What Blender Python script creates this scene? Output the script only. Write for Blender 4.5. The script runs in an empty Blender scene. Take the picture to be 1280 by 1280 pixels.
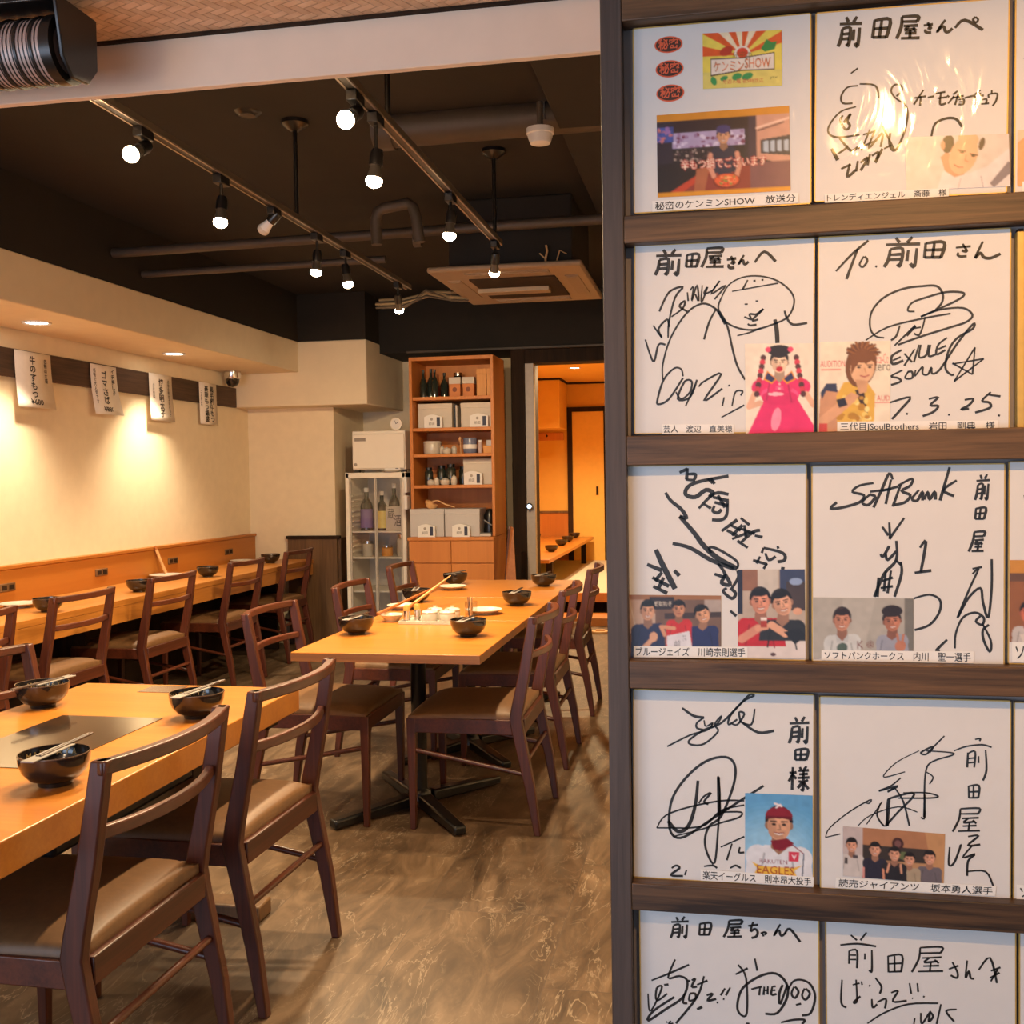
import bpy, math, random
import numpy as np
from mathutils import Matrix, Vector

random.seed(7)
PI = math.pi
scene = bpy.context.scene
COL = scene.collection

# tuned light levels
EXPO = 0.35
DAY_E = 54
WASH_E = 92
SPOT_E = 76
PANEL_E = 56
FILL_E = 11

# ------------------------------------------------------------------ camera
def make_camera():
    yaw, pitch, roll = .18783, .033233, .015387
    cy, sy = math.cos(yaw), math.sin(yaw)
    F = Vector((-sy * math.cos(pitch), cy * math.cos(pitch), -math.sin(pitch)))
    r = Vector((cy, sy, 0)); d = F.cross(r)
    c, s = math.cos(roll), math.sin(roll)
    r2, d2 = c * r + s * d, -s * r + c * d
    cam = bpy.data.cameras.new('camera'); ob = bpy.data.objects.new('camera', cam); COL.objects.link(ob)
    u, b = -d2, -F
    ob.matrix_world = Matrix(((r2.x, u.x, b.x, 0), (r2.y, u.y, b.y, 0), (r2.z, u.z, b.z, 1.34), (0, 0, 0, 1)))
    cam.sensor_width = 36; cam.lens = 1326 * 36 / 1280; cam.clip_start = .02
    scene.camera = ob
make_camera()

# ------------------------------------------------------------------ light
world = bpy.data.worlds.new('sky'); scene.world = world; world.use_nodes = True
world.node_tree.nodes['Background'].inputs[0].default_value = (.62, .78, 1, 1)
world.node_tree.nodes['Background'].inputs[1].default_value = .5

def add_light(kind, name, loc, energy, color, rot=(0, 0, 0), parent=None, **kw):
    l = bpy.data.lights.new(name, kind); l.energy = energy; l.color = color
    for k, v in kw.items(): setattr(l, k, v)
    o = bpy.data.objects.new(name, l); o.location = loc; o.rotation_euler = rot; COL.objects.link(o)
    if parent: o.parent = parent
    return o
WARM = (1, .72, .42)
WARMER = (1, .70, .36)
# daylight of the street entrance behind the photographer
add_light('AREA', 'entrance_daylight', (-2.15, -1.55, .95), DAY_E, (.64, .77, 1), (PI / 2, 0, -.25), shape='RECTANGLE', size=2.6, size_y=1.5)
scene.view_settings.view_transform = 'Standard'
scene.view_settings.look = 'None'
scene.view_settings.gamma = 1
scene.view_settings.exposure = EXPO
scene.cycles.use_denoising = True
scene.cycles.max_bounces = 8
scene.cycles.transparent_max_bounces = 12
scene.cycles.caustics_reflective = False
scene.cycles.caustics_refractive = False
scene.cycles.sample_clamp_indirect = 4

# ------------------------------------------------------------------ mesh helper
class MB:
    def __init__(s): s.v = []; s.f = []; s.m = []; s.mi = 0
    def add(s, vs, fs):
        b = len(s.v); s.v += [tuple(p) for p in vs]
        for f in fs: s.f.append(tuple(b + i for i in f)); s.m.append(s.mi)
        return s
    def box(s, x0, x1, y0, y1, z0, z1):
        return s.add([(x, y, z) for z in (z0, z1) for y in (y0, y1) for x in (x0, x1)],
                     [(0, 2, 3, 1), (4, 5, 7, 6), (0, 1, 5, 4), (2, 6, 7, 3), (0, 4, 6, 2), (1, 3, 7, 5)])
    def obox(s, c, size, R=None):
        h = [q / 2 for q in size]
        vs = [Vector((x * h[0], y * h[1], z * h[2])) for z in (-1, 1) for y in (-1, 1) for x in (-1, 1)]
        if R is not None: vs = [R @ v for v in vs]
        return s.add([v + Vector(c) for v in vs],
                     [(0, 2, 3, 1), (4, 5, 7, 6), (0, 1, 5, 4), (2, 6, 7, 3), (0, 4, 6, 2), (1, 3, 7, 5)])
    def bar(s, a, b, w, h=None, up=(0, 0, 1)):
        a, b = Vector(a), Vector(b); h = h or w; d = b - a; L = d.length; d.normalize()
        u = Vector(up); x = d.cross(u)
        if x.length < 1e-4: x = d.cross(Vector((0, 1, 0)))
        x.normalize(); u = x.cross(d)
        R = Matrix((x, d, u)).transposed()
        return s.obox((a + b) / 2, (w, L, h), R)
    def strip(s, A, B, x0, x1):
        # slab between two side outlines (lists of (y, z)), extruded from x0 to x1
        n = len(A); vs = []
        for x in (x0, x1):
            vs += [(x, p[0], p[1]) for p in A] + [(x, p[0], p[1]) for p in B]
        fs = []
        for i in range(n - 1):
            fs += [(i, i + 1, n + i + 1, n + i), (2 * n + i, 3 * n + i, 3 * n + i + 1, 2 * n + i + 1),
                   (i, 2 * n + i, 2 * n + i + 1, i + 1), (n + i, n + i + 1, 3 * n + i + 1, 3 * n + i)]
        fs += [(0, n, 3 * n, 2 * n), (n - 1, 3 * n - 1, 4 * n - 1, 2 * n - 1)]
        return s.add(vs, fs)
    def sweep(s, path, w, h, up=(0, 0, 1)):
        # rectangular section swept along a path; w sideways, h along up
        P = [Vector(p) for p in path]; n = len(P); vs = []; up = Vector(up)
        for i, p in enumerate(P):
            d = (P[min(i + 1, n - 1)] - P[max(i - 1, 0)]).normalized(); x = d.cross(up).normalized()
            u = x.cross(d)
            ww = w[i] if isinstance(w, (list, tuple)) else w; hh = h[i] if isinstance(h, (list, tuple)) else h
            for a, b in ((-1, -1), (1, -1), (1, 1), (-1, 1)): vs.append(p + x * a * ww / 2 + u * b * hh / 2)
        fs = [(0, 1, 2, 3), tuple(4 * (n - 1) + k for k in (3, 2, 1, 0))]
        for i in range(n - 1):
            for k in range(4): fs.append((4 * i + k, 4 * (i + 1) + k, 4 * (i + 1) + (k + 1) % 4, 4 * i + (k + 1) % 4))
        return s.add(vs, fs)
    def tube(s, path, r, n=10, cap=True):
        P = [Vector(p) for p in path]; N = len(P); vs = []; ref = None
        for i, p in enumerate(P):
            d = (P[min(i + 1, N - 1)] - P[max(i - 1, 0)]).normalized()
            if ref is None: ref = d.cross(Vector((0, 0, 1)) if abs(d.z) < .9 else Vector((1, 0, 0))).normalized()
            x = (ref - d * ref.dot(d)).normalized(); ref = x; y = d.cross(x)
            rr = r[i] if isinstance(r, (list, tuple)) else r
            for k in range(n): vs.append(p + (x * math.cos(2 * PI * k / n) + y * math.sin(2 * PI * k / n)) * rr)
        fs = []
        for i in range(N - 1):
            for k in range(n): fs.append((i * n + k, i * n + (k + 1) % n, (i + 1) * n + (k + 1) % n, (i + 1) * n + k))
        if cap: fs += [tuple(range(n - 1, -1, -1)), tuple((N - 1) * n + k for k in range(n))]
        return s.add(vs, fs)
    def lathe(s, prof, n=24, c=(0, 0, 0), M=None):
        vs = []; fs = []; rings = []
        for r, z in prof:
            if r < 1e-6: rings.append([len(vs)]); vs.append(Vector((0, 0, z)))
            else:
                rings.append(list(range(len(vs), len(vs) + n)))
                vs += [Vector((r * math.cos(2 * PI * k / n), r * math.sin(2 * PI * k / n), z)) for k in range(n)]
        for a, b in zip(rings, rings[1:]):
            for k in range(n):
                q = (k + 1) % n
                if len(a) == 1 and len(b) > 1: fs.append((a[0], b[q], b[k]))
                elif len(b) == 1 and len(a) > 1: fs.append((a[k], a[q], b[0]))
                elif len(a) > 1: fs.append((a[k], a[q], b[q], b[k]))
        if M is not None: vs = [M @ v for v in vs]
        return s.add([v + Vector(c) for v in vs], fs)
    def cyl(s, c, r, z0, z1, n=20): return s.lathe([(0, z0), (r, z0), (r, z1), (0, z1)], n, c)
    def disc(s, c, rx, ry, n=24, y=0):
        return s.add([(c[0] + rx * math.cos(2 * PI * k / n), y, c[1] + ry * math.sin(2 * PI * k / n)) for k in range(n)], [tuple(range(n))])
    def build(s, name, mats, parent=None, bevel=0, smooth=True, angle=40, loc=None, seg=2):
        me = bpy.data.meshes.new(name); me.from_pydata(s.v, [], s.f)
        if not isinstance(mats, (list, tuple)): mats = [mats]
        for m in mats: me.materials.append(m)
        if len(mats) > 1: me.polygons.foreach_set('material_index', s.m)
        me.update()
        import bmesh
        bm = bmesh.new(); bm.from_mesh(me); bmesh.ops.recalc_face_normals(bm, faces=bm.faces) if smooth != 'flat' else None
        bm.to_mesh(me); bm.free()
        if smooth is True:
            me.polygons.foreach_set('use_smooth', [True] * len(me.polygons)); me.set_sharp_from_angle(angle=math.radians(angle))
        o = bpy.data.objects.new(name, me); COL.objects.link(o)
        if parent: o.parent = parent
        if loc: o.location = loc
        if bevel:
            b = o.modifiers.new('bevel', 'BEVEL'); b.width = bevel; b.segments = seg; b.limit_method = 'ANGLE'; b.angle_limit = math.radians(35)
            b.harden_normals = False
        return o

def tag(o, label=None, cat=None, group=None, kind=None):
    if label: o['label'] = label
    if cat: o['category'] = cat
    if group: o['group'] = group
    if kind: o['kind'] = kind
    return o
def thing(name, label, cat, loc=(0, 0, 0), rotz=0, group=None):
    o = bpy.data.objects.new(name, None); o.empty_display_size = .05; COL.objects.link(o)
    o.location = loc; o.rotation_euler = (0, 0, rotz)
    return tag(o, label, cat, group)
def struct(name, mb, m, bevel=0, **kw):
    return tag(mb.build(name, m, bevel=bevel, **kw), kind='structure')
def dup(root, loc, rotz, label, group=None, rot=None):
    r = root.copy(); COL.objects.link(r); r.location = loc; r.rotation_euler = rot or (0, 0, rotz)
    r['label'] = label
    if group: r['group'] = group
    for ch in list(root.children):
        c = ch.copy(); COL.objects.link(c); c.parent = r
        for g in list(ch.children):
            d = g.copy(); COL.objects.link(d); d.parent = c
    return r

# ------------------------------------------------------------------ materials
def lin(c):
    return tuple(((x / 255) / 12.92 if x / 255 <= .04045 else ((x / 255 + .055) / 1.055) ** 2.4) for x in c)
def new_mat(name):
    m = bpy.data.materials.new(name); m.use_nodes = True
    nt = m.node_tree; b = nt.nodes['Principled BSDF']
    return m, nt, b
def coords(nt, scale=(1, 1, 1), rot=(0, 0, 0)):
    tc = nt.nodes.new('ShaderNodeTexCoord'); mp = nt.nodes.new('ShaderNodeMapping')
    mp.inputs['Scale'].default_value = scale; mp.inputs['Rotation'].default_value = rot
    nt.links.new(tc.outputs['Object'], mp.inputs[0]); return mp.outputs[0]
def node(nt, kind, **kw):
    n = nt.nodes.new(kind)
    for k, v in kw.items():
        if k in n.inputs: n.inputs[k].default_value = v
        else: setattr(n, k, v)
    return n
def ramp(nt, fac, stops):
    r = nt.nodes.new('ShaderNodeValToRGB'); e = r.color_ramp.elements
    while len(e) < len(stops): e.new(.5)
    for q, (p, c) in zip(e, stops): q.position = p; q.color = (*c, 1)
    nt.links.new(fac, r.inputs[0]); return r.outputs[0]
def bump(nt, b, height, strength, dist=.002):
    n = node(nt, 'ShaderNodeBump', Strength=strength, Distance=dist)
    nt.links.new(height, n.inputs['Height']); nt.links.new(n.outputs[0], b.inputs['Normal'])
def mat(name, col, rough=.5, metal=0, var=.06, scale=30, bumpy=0, spec=.5, coat=0):
    m, nt, b = new_mat(name)
    b.inputs['Roughness'].default_value = rough; b.inputs['Metallic'].default_value = metal
    b.inputs['Specular IOR Level'].default_value = spec; b.inputs['Coat Weight'].default_value = coat
    n = node(nt, 'ShaderNodeTexNoise', Scale=scale, Detail=4.0); nt.links.new(coords(nt), n.inputs['Vector'])
    lo = tuple(c * (1 - var) for c in col); hi = tuple(min(1, c * (1 + var)) for c in col)
    nt.links.new(ramp(nt, n.outputs['Fac'], [(.3, lo), (.7, hi)]), b.inputs['Base Color'])
    if bumpy: bump(nt, b, n.outputs['Fac'], bumpy)
    return m
def wood(name, c1, c2, axis=0, scale=1, rough=.45, coat=0, bumpy=.1, ring=0, spec=.5):
    # grain runs along the axis; c1 dark streaks, c2 light ground
    m, nt, b = new_mat(name)
    sc = [38 * scale] * 3; sc[axis] = 1.6 * scale
    v = coords(nt, tuple(sc))
    n = node(nt, 'ShaderNodeTexNoise', Scale=1.0, Detail=6.0, Roughness=.62, Distortion=.6); nt.links.new(v, n.inputs['Vector'])
    sc2 = [5 * scale] * 3; sc2[axis] = .5 * scale
    n2 = node(nt, 'ShaderNodeTexNoise', Scale=1.0, Detail=2.0); nt.links.new(coords(nt, tuple(sc2)), n2.inputs['Vector'])
    mx = node(nt, 'ShaderNodeMath', operation='ADD'); ml = node(nt, 'ShaderNodeMath', operation='MULTIPLY'); ml.inputs[1].default_value = .5
    nt.links.new(n.outputs['Fac'], mx.inputs[0]); nt.links.new(n2.outputs['Fac'], mx.inputs[1]); nt.links.new(mx.outputs[0], ml.inputs[0])
    fac = ml.outputs[0]
    if ring:
        w = node(nt, 'ShaderNodeTexWave', Scale=ring, Distortion=3.5, Detail=2.0); w.inputs['Detail Scale'].default_value = 1.2
        w.bands_direction = 'Z' if axis != 2 else 'X'
        s3 = [1.0] * 3; s3[axis] = .12
        nt.links.new(coords(nt, tuple(s3)), w.inputs['Vector'])
        mm = node(nt, 'ShaderNodeMix', data_type='FLOAT'); mm.inputs[0].default_value = .45
        nt.links.new(fac, mm.inputs[2]); nt.links.new(w.outputs['Fac'], mm.inputs[3]); fac = mm.outputs[0]
        st = [(.25, c1), (.7, c2)]
    else: st = [(.36, c1), (.62, c2)]
    nt.links.new(ramp(nt, fac, st), b.inputs['Base Color'])
    b.inputs['Roughness'].default_value = rough; b.inputs['Coat Weight'].default_value = coat; b.inputs['Coat Roughness'].default_value = .25
    b.inputs['Specular IOR Level'].default_value = spec
    if bumpy: bump(nt, b, fac, bumpy, .001)
    return m
def emit(name, col, strength):
    m, nt, b = new_mat(name)
    b.inputs['Base Color'].default_value = (*col, 1); b.inputs['Emission Color'].default_value = (*col, 1)
    b.inputs['Emission Strength'].default_value = strength
    return m
def schlick(nt):
    # reflectance of a thin clear sheet, the same from both sides
    lw = node(nt, 'ShaderNodeLayerWeight', Blend=.5)
    p = node(nt, 'ShaderNodeMath', operation='POWER'); nt.links.new(lw.outputs['Facing'], p.inputs[0]); p.inputs[1].default_value = 5
    q = node(nt, 'ShaderNodeMath', operation='MULTIPLY_ADD'); nt.links.new(p.outputs[0], q.inputs[0]); q.inputs[1].default_value = .9; q.inputs[2].default_value = .035
    return q.outputs[0]
def glass(name, col=(1, 1, 1), rough=.02, tint=.9):
    # thin clear pane: mostly transparent with a fresnel reflection
    m, nt, b = new_mat(name); nt.nodes.remove(b); out = nt.nodes['Material Output']
    t = node(nt, 'ShaderNodeBsdfTransparent'); t.inputs[0].default_value = (*[c * tint for c in col], 1)
    g = node(nt, 'ShaderNodeBsdfGlossy', Roughness=rough); f = schlick(nt)
    mx = nt.nodes.new('ShaderNodeMixShader')
    nt.links.new(f, mx.inputs[0]); nt.links.new(t.outputs[0], mx.inputs[1]); nt.links.new(g.outputs[0], mx.inputs[2]); nt.links.new(mx.outputs[0], out.inputs[0])
    return m

M = {}
M['chair'] = wood('dark_chair_wood', (.040, .0085, .0035), (.105, .024, .009), 2, 2.5, .38, coat=.1)
M['chair_x'] = wood('dark_chair_wood_crosswise', (.042, .0095, .004), (.110, .026, .010), 0, 2.5, .38, coat=.1)
M['leather'] = mat('brown_leatherette', (.135, .066, .025), .5, var=.12, scale=60, bumpy=.15)
M['table'] = wood('honey_table_wood', (.40, .135, .016), (.50, .19, .025), 0, 2, .34, coat=.2, bumpy=.03)
M['table_edge'] = wood('table_edge_wood', (.20, .075, .02), (.34, .135, .035), 0, 2, .4)
M['counter'] = wood('honey_counter_wood', (.40, .145, .022), (.52, .21, .038), 1, 2, .35, coat=.2, bumpy=.03)
M['panelwood'] = wood('orange_panel_wood', (.40, .135, .018), (.50, .19, .03), 1, .3, .45, bumpy=.03)
M['bookwood'] = wood('red_brown_cabinet_wood', (.46, .15, .025), (.62, .225, .042), 2, .35, .5, bumpy=.03)
M['blackmetal'] = mat('black_enamelled_metal', (.007, .0065, .0065), .28, 0, .1, 40)
M['chrome'] = mat('bright_chrome', (.75, .75, .75), .15, 1, .03, 40)
M['plaster'] = mat('cream_plaster', (.84, .72, .52), .9, var=.03, scale=14, bumpy=.05)
M['soffit'] = mat('cream_soffit_paint', (.82, .70, .51), .85, var=.025, scale=10)
M['lintel'] = mat('pale_beige_lintel_paint', (.80, .64, .51), .8, var=.03, scale=12)
M['black'] = mat('black_ceiling_paint', (.0145, .0105, .007), .85, var=.12, scale=9)
M['blackpipe'] = mat('black_painted_pipe', (.06, .045, .033), .55, var=.12, scale=12)
M['orangewall'] = mat('ochre_wall_paint', (.74, .44, .10), .85, var=.03, scale=9)
M['fusuma'] = mat('ochre_door_paper', (.80, .49, .12), .8, var=.03, scale=20)
M['darkframe'] = wood('dark_frame_wood', (.014, .008, .0045), (.036, .018, .009), 2, 2, .75, spec=.2)
M['wainscot'] = wood('brown_wainscot_wood', (.09, .045, .018), (.18, .095, .04), 2, 2, .5)
M['wallboard'] = wood('dark_weathered_board', (.03, .018, .011), (.11, .062, .037), 1, 2, .7, bumpy=.2)
M['rail'] = wood('stained_cedar_rail', (.022, .010, .004), (.15, .074, .031), 0, 3.6, .5, bumpy=.4)
M['post'] = wood('grey_brown_post', (.045, .029, .023), (.085, .058, .046), 2, 4, .55, bumpy=.12)
M['backing'] = mat('pale_grey_backing_board', (.30, .26, .25), .7)
M['white'] = mat('white_card', (.74, .715, .69), .6, var=.015)
M['whitebox'] = mat('white_box_board', (.58, .52, .44), .6, var=.02)
M['greybox'] = mat('grey_white_box_board', (.50, .475, .47), .6, var=.02)
M['gold'] = mat('gold_edge_foil', (.62, .40, .11), .45, .35, .08, 60)
M['ink'] = mat('black_marker_ink', (.014, .012, .011), .5, var=.1)
M['print'] = mat('black_print', (.02, .018, .018), .6, var=.05)
M['caption'] = mat('caption_paper', (.86, .83, .78), .6, var=.01)
M['lacquer'] = mat('black_lacquer', (.013, .010, .009), .16, 0, .1, 30, coat=.5)
M['goldpaint'] = mat('gold_paint', (.75, .52, .22), .4, .5, .08, 60)
M['sleeve'] = mat('grey_paper_sleeve', (.23, .215, .20), .6, var=.05, scale=80)
M['stick'] = wood('dark_chopstick_wood', (.03, .015, .008), (.07, .035, .02), 1, 2, .5)
M['ceramic'] = mat('white_ceramic', (.54, .49, .41), .25, var=.03, scale=60, coat=.3)
M['pattern'] = None
M['navy'] = mat('navy_print', (.03, .035, .07), .6)
M['palewood'] = wood('pale_spoon_wood', (.62, .33, .13), (.74, .44, .2), 1, 1, .5)
M['redwood'] = wood('red_brown_stick_wood', (.35, .11, .03), (.48, .17, .05), 1, 1, .45)
M['paper'] = mat('white_rice_paper', (.86, .80, .71), .85, var=.03, scale=25, bumpy=.1)
M['fridge'] = mat('cream_white_enamel', (.80, .74, .64), .35, var=.02, scale=8)
M['tatami'] = mat('pale_grey_tatami', (.55, .50, .42), .8, var=.08, scale=90)
M['bulb'] = emit('lit_lamp_face', (1, .80, .52), 40)
M['bulb2'] = emit('lit_downlight_face', (1, .86, .66), 14)
M['pane'] = glass('clear_glass', tint=.93)
M['bottle'] = mat('dark_bottle_glass', (.02, .025, .018), .08, 0, .1, 30, coat=.4)
M['orangebox'] = mat('orange_box_board', (.60, .20, .05), .6, var=.03)
M['tallbox'] = wood('orange_wood_box', (.58, .24, .04), (.70, .32, .07), 2, 1, .5)

def floor_mat():
    m, nt, b = new_mat('brown_stone_vinyl')
    v = coords(nt, (1, 1, 1), (0, 0, PI / 2))
    br = node(nt, 'ShaderNodeTexBrick', Scale=1.0); br.offset = .5
    br.inputs['Color1'].default_value = (.0, .0, .0, 1); br.inputs['Color2'].default_value = (1, 1, 1, 1); br.inputs['Mortar'].default_value = (.5, .5, .5, 1)
    br.inputs['Mortar Size'].default_value = .0016; br.inputs['Brick Width'].default_value = .9; br.inputs['Row Height'].default_value = .45
    nt.links.new(v, br.inputs['Vector'])
    # cloudy tone, streaked along the room
    vv = coords(nt, (5.0, 1.5, 1), (0, 0, -.2))
    off = node(nt, 'ShaderNodeVectorMath', operation='ADD'); sc = node(nt, 'ShaderNodeVectorMath', operation='SCALE'); sc.inputs[3].default_value = 3.7
    nt.links.new(br.outputs['Color'], sc.inputs[0]); nt.links.new(vv, off.inputs[0]); nt.links.new(sc.outputs[0], off.inputs[1])
    n = node(nt, 'ShaderNodeTexNoise', Scale=1.6, Detail=7.0, Roughness=.62, Distortion=1.4); nt.links.new(off.outputs[0], n.inputs['Vector'])
    base = ramp(nt, n.outputs['Fac'], [(.28, (.042, .025, .013)), (.5, (.112, .070, .039)), (.70, (.205, .135, .080))])
    n2 = node(nt, 'ShaderNodeTexNoise', Scale=1.5, Detail=4.0, Roughness=.6, Distortion=2.2); nt.links.new(off.outputs[0], n2.inputs['Vector'])
    vein = ramp(nt, n2.outputs['Fac'], [(.488, (0, 0, 0)), (.503, (1, 1, 1)), (.518, (0, 0, 0))])
    n3 = node(nt, 'ShaderNodeTexNoise', Scale=1.3, Detail=2.0); nt.links.new(off.outputs[0], n3.inputs['Vector'])
    vm = node(nt, 'ShaderNodeMath', operation='MULTIPLY'); nt.links.new(vein, vm.inputs[0]); nt.links.new(ramp(nt, n3.outputs['Fac'], [(.40, (0, 0, 0)), (.62, (.65, .65, .65))]), vm.inputs[1])
    mx = node(nt, 'ShaderNodeMix', data_type='RGBA'); nt.links.new(vm.outputs[0], mx.inputs[0]); nt.links.new(base, mx.inputs[6]); mx.inputs[7].default_value = (.42, .33, .23, 1)
    tone = node(nt, 'ShaderNodeMix', data_type='RGBA', blend_type='MULTIPLY'); tone.inputs[0].default_value = 1
    nt.links.new(mx.outputs[2], tone.inputs[6]); nt.links.new(ramp(nt, br.outputs['Color'], [(0, (.82, .82, .84)), (1, (1.0, 1.0, .98))]), tone.inputs[7])
    gr = node(nt, 'ShaderNodeMix', data_type='RGBA'); nt.links.new(br.outputs['Fac'], gr.inputs[0]); nt.links.new(tone.outputs[2], gr.inputs[6]); gr.inputs[7].default_value = (.09, .06, .04, 1)
    nt.links.new(gr.outputs[2], b.inputs['Base Color']); b.inputs['Roughness'].default_value = .42
    bump(nt, b, n.outputs['Fac'], .12, .002)
    return m
M['floor'] = floor_mat()
def ajiro_mat():
    # 2/2 twill of thin cedar strips
    m, nt, b = new_mat('woven_cedar_strips')
    def op(o, a, c=None):
        n = node(nt, 'ShaderNodeMath', operation=o)
        for k, q in enumerate((a, c)):
            if q is None: continue
            if isinstance(q, (int, float)): n.inputs[k].default_value = q
            else: nt.links.new(q, n.inputs[k])
        return n.outputs[0]
    sp = node(nt, 'ShaderNodeSeparateXYZ'); nt.links.new(coords(nt, (52, 52, 52), (0, 0, .42)), sp.inputs[0])
    u, v = sp.outputs[0], sp.outputs[1]
    iu, iv = op('FLOOR', u), op('FLOOR', v)
    over = op('LESS_THAN', op('FLOORED_MODULO', op('SUBTRACT', iu, iv), 4), 2)
    eu = op('MULTIPLY', op('ABSOLUTE', op('SUBTRACT', op('FRACT', u), .5)), 2); ev = op('MULTIPLY', op('ABSOLUTE', op('SUBTRACT', op('FRACT', v), .5)), 2)
    mx = node(nt, 'ShaderNodeMix', data_type='FLOAT'); nt.links.new(over, mx.inputs[0]); nt.links.new(eu, mx.inputs[2]); nt.links.new(ev, mx.inputs[3])
    edge = op('POWER', mx.outputs[0], 9)
    n = node(nt, 'ShaderNodeTexNoise', Scale=26.0, Detail=3.0); nt.links.new(coords(nt), n.inputs['Vector'])
    c1 = ramp(nt, n.outputs['Fac'], [(.3, (.66, .42, .26)), (.7, (.82, .58, .39))])
    t2 = node(nt, 'ShaderNodeMix', data_type='RGBA', blend_type='MULTIPLY'); t2.inputs[0].default_value = 1; nt.links.new(c1, t2.inputs[6])
    nt.links.new(ramp(nt, over, [(0, (.86, .84, .82)), (1, (1, 1, 1))]), t2.inputs[7])
    fin = node(nt, 'ShaderNodeMix', data_type='RGBA'); nt.links.new(op('MULTIPLY', edge, .75), fin.inputs[0]); nt.links.new(t2.outputs[2], fin.inputs[6]); fin.inputs[7].default_value = (.26, .12, .06, 1)
    nt.links.new(fin.outputs[2], b.inputs['Base Color']); b.inputs['Roughness'].default_value = .6
    bump(nt, b, op('SUBTRACT', 1, edge), .5, .003)
    return m
M['ajiro'] = ajiro_mat()
def sleeve_mat():
    m, nt, b = new_mat('clear_plastic_sleeve'); nt.nodes.remove(b); out = nt.nodes['Material Output']
    t = node(nt, 'ShaderNodeBsdfTransparent'); t.inputs[0].default_value = (.985, .985, .985, 1)
    g = node(nt, 'ShaderNodeBsdfGlossy', Roughness=.07); f = schlick(nt)
    n = node(nt, 'ShaderNodeTexNoise', Scale=16.0, Detail=2.5, Distortion=1.2); nt.links.new(coords(nt, (1, 1, .6)), n.inputs['Vector'])
    bp = node(nt, 'ShaderNodeBump', Strength=.36, Distance=.006); nt.links.new(n.outputs['Fac'], bp.inputs['Height'])
    nt.links.new(bp.outputs[0], g.inputs['Normal'])
    mx = nt.nodes.new('ShaderNodeMixShader')
    nt.links.new(f, mx.inputs[0]); nt.links.new(t.outputs[0], mx.inputs[1]); nt.links.new(g.outputs[0], mx.inputs[2]); nt.links.new(mx.outputs[0], out.inputs[0])
    return m
M['clear'] = sleeve_mat()
def plate_mat():
    m, nt, b = new_mat('white_plate_with_green_pattern')
    v = coords(nt)
    ln = node(nt, 'ShaderNodeVectorMath', operation='LENGTH'); nt.links.new(v, ln.inputs[0])
    n = node(nt, 'ShaderNodeTexVoronoi', Scale=90.0); nt.links.new(v, n.inputs['Vector'])
    dots = ramp(nt, n.outputs['Distance'], [(.25, (1, 1, 1)), (.36, (0, 0, 0))])
    zone = ramp(nt, ln.outputs['Value'], [(.045, (0, 0, 0)), (.048, (.7, .7, .7)), (.068, (.7, .7, .7)), (.071, (0, 0, 0))])
    mu = node(nt, 'ShaderNodeMath', operation='MULTIPLY'); nt.links.new(dots, mu.inputs[0]); nt.links.new(zone, mu.inputs[1])
    mx = node(nt, 'ShaderNodeMix', data_type='RGBA'); nt.links.new(mu.outputs[0], mx.inputs[0]); mx.inputs[6].default_value = (.56, .52, .45, 1); mx.inputs[7].default_value = (.22, .30, .24, 1)
    nt.links.new(mx.outputs[2], b.inputs['Base Color']); b.inputs['Roughness'].default_value = .2
    return m
M['pattern'] = plate_mat()
def attr_mat():
    m, nt, b = new_mat('photo_print_ink')
    a = nt.nodes.new('ShaderNodeVertexColor'); a.layer_name = 'ink'
    nt.links.new(a.outputs[0], b.inputs['Base Color']); b.inputs['Roughness'].default_value = .35
    return m
M['photo'] = attr_mat()

# ------------------------------------------------------------------ lettering
_tc = {}
def glyphs(text, bold=0):
    if (text, bold) in _tc: return _tc[text, bold]
    cu = bpy.data.curves.new('t', 'FONT'); cu.body = text; cu.size = 1; cu.resolution_u = 2; cu.offset = bold
    o = bpy.data.objects.new('t', cu); COL.objects.link(o)
    dg = bpy.context.evaluated_depsgraph_get(); me = bpy.data.meshes.new_from_object(o.evaluated_get(dg))
    vs = [(v.co.x, v.co.y) for v in me.vertices]; fs = [tuple(p.vertices) for p in me.polygons]
    bpy.data.objects.remove(o); bpy.data.curves.remove(cu); bpy.data.meshes.remove(me)
    _tc[text, bold] = (vs, fs); return vs, fs
def text_quad(mb, text, q, y, bold=0):
    # lay text into the quad TL TR BL BR of (x, z) at depth y
    vs, fs = glyphs(text, bold)
    if not vs: return
    x0 = min(v[0] for v in vs); x1 = max(v[0] for v in vs)
    z0, z1 = (-.12, .80) if any(ord(c) > 0x2000 for c in text) else (min(v[1] for v in vs), max(v[1] for v in vs))
    out = []
    for a, b in vs:
        u = (a - x0) / max(1e-6, x1 - x0); v = (b - z0) / (z1 - z0)
        tx = [q[0][k] + (q[1][k] - q[0][k]) * u for k in (0, 1)]; bx = [q[2][k] + (q[3][k] - q[2][k]) * u for k in (0, 1)]
        out.append((bx[0] + (tx[0] - bx[0]) * v, y, bx[1] + (tx[1] - bx[1]) * v))
    mb.add(out, fs)
def rectq(x0, z1, x1, z0): return [(x0, z1), (x1, z1), (x0, z0), (x1, z0)]
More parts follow.
